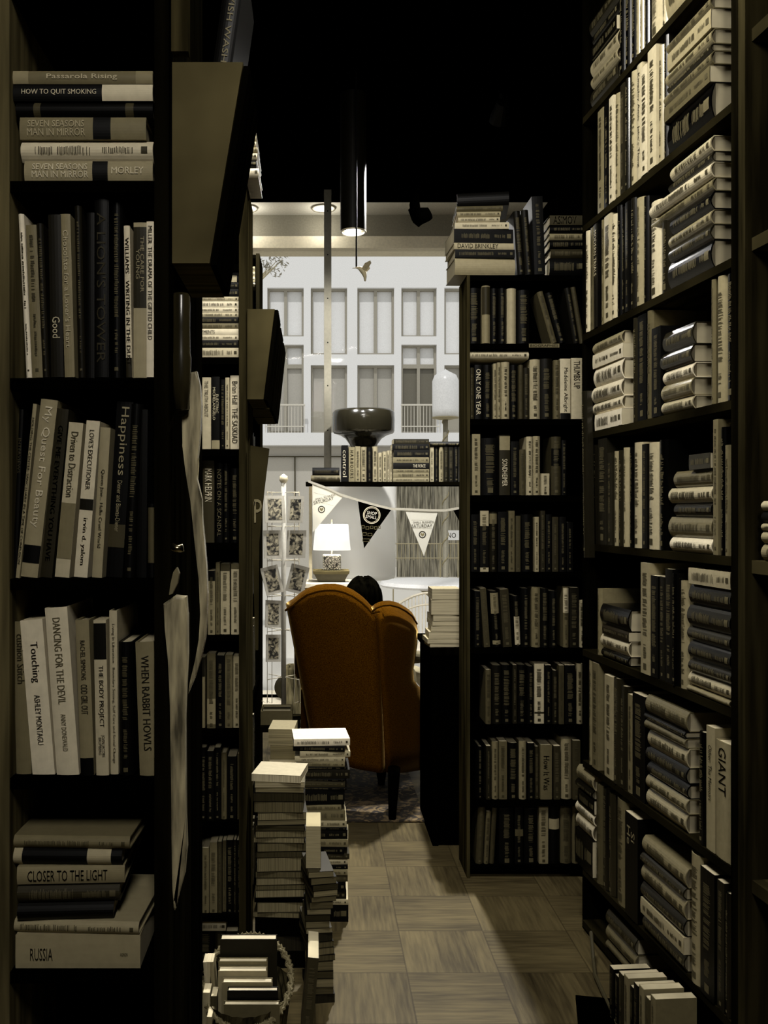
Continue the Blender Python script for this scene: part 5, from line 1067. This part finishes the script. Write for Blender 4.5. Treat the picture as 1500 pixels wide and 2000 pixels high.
# ------------------------------------------------------------------ person in the chair, facing the window
def person():
    root = thing('person', 'dark-haired person sitting in the wing chair facing the window, forearm on lap', 'person', Matrix.Translation((.25, 4.9, 0)))
    V = []; Ed = []; Rr = []
    def v(p, r, par=None):
        V.append(Vector(p) - Vector((.25, 4.9, 0))); Rr.append(r)
        if par is not None: Ed.append((par, len(V) - 1))
        return len(V) - 1
    pel = v((.26, 4.86, .54), .12); wa = v((.26, 4.80, .66), .105, pel); chs = v((.26, 4.74, .77), .12, wa); sh = v((.26, 4.73, .85), .09, chs); nk = v((.26, 4.74, .92), .048, sh); hd = v((.26, 4.75, .97), .06, nk)
    for s in (-1, 1):
        a = v((.26 + s * .16, 4.74, .84), .055, sh)
        if s > 0: e = v((.47, 4.78, .70), .042, a); wst = v((.60, 5.0, .66), .028, e); hnd = v((.62, 5.06, .655), .026, wst)
        else: e = v((.06, 4.82, .70), .042, a); wst = v((.16, 5.02, .64), .028, e); hnd = v((.19, 5.07, .64), .026, wst)
        hp = v((.26 + s * .09, 4.82, .55), .095, pel); kn = v((.26 + s * (.24 if s > 0 else .11), 5.22, .56), .065, hp); an = v((.26 + s * (.24 if s > 0 else .11), 5.28, .14), .04, kn); ft = v((.26 + s * (.24 if s > 0 else .11), 5.42, .05), .035, an)
        for f in range(5):
            bx0 = V[hnd] + Vector((.25, 4.9, 0)); ang = (f - 2) * .22
            if f == 0: k1 = v(bx0 + Vector((-s * .03, .02, .0)), .009, hnd); v(bx0 + Vector((-s * .045, .045, -.005)), .007, k1)
            else:
                l = [0, .032, .036, .034, .027][f]; dx = (f - 2.5) * .014 * s
                k1 = v(bx0 + Vector((dx, .04, 0)), .009, hnd); k2 = v(bx0 + Vector((dx * 1.1, .04 + l, -.008)), .008, k1); v(bx0 + Vector((dx * 1.1, .04 + l * 1.7, -.024)), .0065, k2)
    me = bpy.data.meshes.new('body'); me.from_pydata(V, Ed, []); o = bpy.data.objects.new('body', me); C.objects.link(o); o.parent = root
    sk = o.modifiers.new('s', 'SKIN'); 
    for i, r in enumerate(Rr): me.skin_vertices[0].data[i].radius = (r, r)
    me.skin_vertices[0].data[0].use_root = True
    sb = o.modifiers.new('u', 'SUBSURF'); sb.levels = 2; sb.render_levels = 2
    me.materials.append(mat(120, .6, 'plain', gain=1.6))
    # head with a face turned to the window
    c = Vector((.25, 4.76, 1.0)) - Vector((.25, 4.9, 0)); hb = bmesh.new(); bmesh.ops.create_uvsphere(hb, u_segments=28, v_segments=20, radius=1)
    for q in hb.verts:
        x, y, z = q.co; jaw = .8 if z < -.3 else 1
        if y > .9 and abs(z + .05) < .25: y += .12
        q.co = c + Vector((x * .073 * jaw, y * .088, z * .112 - .015))
    link('head', hb, mat(125, .6, gain=1.5), root, smooth=True)
    nb = bmesh.new(); tube(nb, [c + Vector((0, .086, .02)), c + Vector((0, .106, -.015)), c + Vector((0, .09, -.025))], [.006, .012, .008], 8); link('nose', nb, mat(125, .6, gain=1.5), root, smooth=True)
    for s in (-1, 1): eb_ = bmesh.new(); bmesh.ops.create_uvsphere(eb_, u_segments=10, v_segments=8, radius=.009, matrix=Matrix.Translation(c + Vector((s * .028, .078, .015)))); link('eye', eb_, mat(20, .3), root)
    mb = bmesh.new(); tube(mb, [c + Vector((-.022, .078, -.055)), c + Vector((0, .086, -.057)), c + Vector((.022, .078, -.055))], .005, 6); link('mouth', mb, mat(70, .5), root)
    hr = bmesh.new(); bmesh.ops.create_uvsphere(hr, u_segments=32, v_segments=24, radius=1)
    for q in hr.verts:
        x, y, z = q.co; part = .06 * math.exp(-(x * 6) ** 2) * max(0, z)
        if y > .35 and z < .35: y = .35
        drop = 1.0 if z > 0 else 1.9
        q.co = c + Vector((x * .1 * (1 + .05 * (z < 0)), y * .098 - .01, z * .125 * drop - part * .12 + .0 + .003 * math.sin(x * 60 + z * 5)))
    link('hair', hr, mat(16, .8, 'worn', gain=.9), root, smooth=True)
person()
# open magazine / pale cloth over the lap at the right of the chair
o_ = link('white_throw', prism([Pt(x, y, 4.95) for x, y in ((812, 1312), (840, 1322), (846, 1328), (846, 1378), (833, 1374), (828, 1350), (815, 1335))], (0, .25, 0)), mat(135, .7, gain=1.6)); tag(o_, 'pale cloth over the lap, right of the wing chair', 'cloth')

# rug
def rug_mat():
    m = bpy.data.materials.new('rug'); m.use_nodes = True; nt = m.node_tree; b = nt.nodes['Principled BSDF']; tc = nt.nodes.new('ShaderNodeTexCoord')
    n = nt.nodes.new('ShaderNodeTexNoise'); n.inputs['Scale'].default_value = 26; n.inputs['Detail'].default_value = 5; n.inputs['Distortion'].default_value = 2.5
    mp = nt.nodes.new('ShaderNodeMapping'); mp.inputs['Scale'].default_value = (.5, .5, 1); nt.links.new(tc.outputs['Object'], mp.inputs[0]); nt.links.new(mp.outputs[0], n.inputs['Vector'])
    rp = nt.nodes.new('ShaderNodeValToRGB'); nt.links.new(n.outputs['Fac'], rp.inputs[0]); rp.color_ramp.elements[0].position = .49; rp.color_ramp.elements[1].position = .6
    rp.color_ramp.elements[0].color = (.012, .008, .004, 1); rp.color_ramp.elements[1].color = (.13, .09, .04, 1); nt.links.new(rp.outputs[0], b.inputs['Base Color']); b.inputs['Roughness'].default_value = .95; return m
rg = bx((-.2, 4.3, .0005), (.52, 5.9, .011), .003); o_ = link('patterned_rug', rg, rug_mat()); tag(o_, 'dark patterned rug under the wing chair', 'rug')
flush_text()

# ------------------------------------------------------------------ the books that show smallest become one object
def demote():
    bpy.context.view_layer.update()
    def area(o):
        xs, ys = [], []
        for c in o.children:
            for q in c.bound_box:
                p = c.matrix_world @ Vector(q)
                if p.y < .1: return 0
                xs.append(min(1500, max(0, VX + F * p.x / p.y))); ys.append(min(2000, max(0, VY - F * (p.z - H) / p.y)))
        return (max(xs) - min(xs)) * (max(ys) - min(ys)) * (.35 if 'behind' in o['label'] else 1) * (.02 if 'deep left case' in o['label'] else 1)
    bs = [o for o in C.objects if o.type == 'EMPTY' and o.get('category') == 'book']
    bs.sort(key=area, reverse=True)
    rest = bs[300:]; V, Fc, MI, mats = [], [], [], []
    for o in rest:
        for c in list(o.children):
            base = len(V); V += [tuple(c.matrix_world @ v.co) for v in c.data.vertices]
            ms_ = list(c.data.materials)
            for f in c.data.polygons:
                Fc.append([base + i for i in f.vertices]); m = ms_[f.material_index]
                if m not in mats: mats.append(m)
                MI.append(mats.index(m))
            bpy.data.objects.remove(c)
        bpy.data.objects.remove(o)
    me = bpy.data.meshes.new('books'); me.from_pydata(V, [], Fc)
    for m in mats: me.materials.append(m)
    me.polygons.foreach_set('material_index', MI)
    o = bpy.data.objects.new('books', me); C.objects.link(o)
    tag(o, 'the many slimmer and half-hidden books filling the gaps on every shelf', 'book', kind='stuff')
demote()
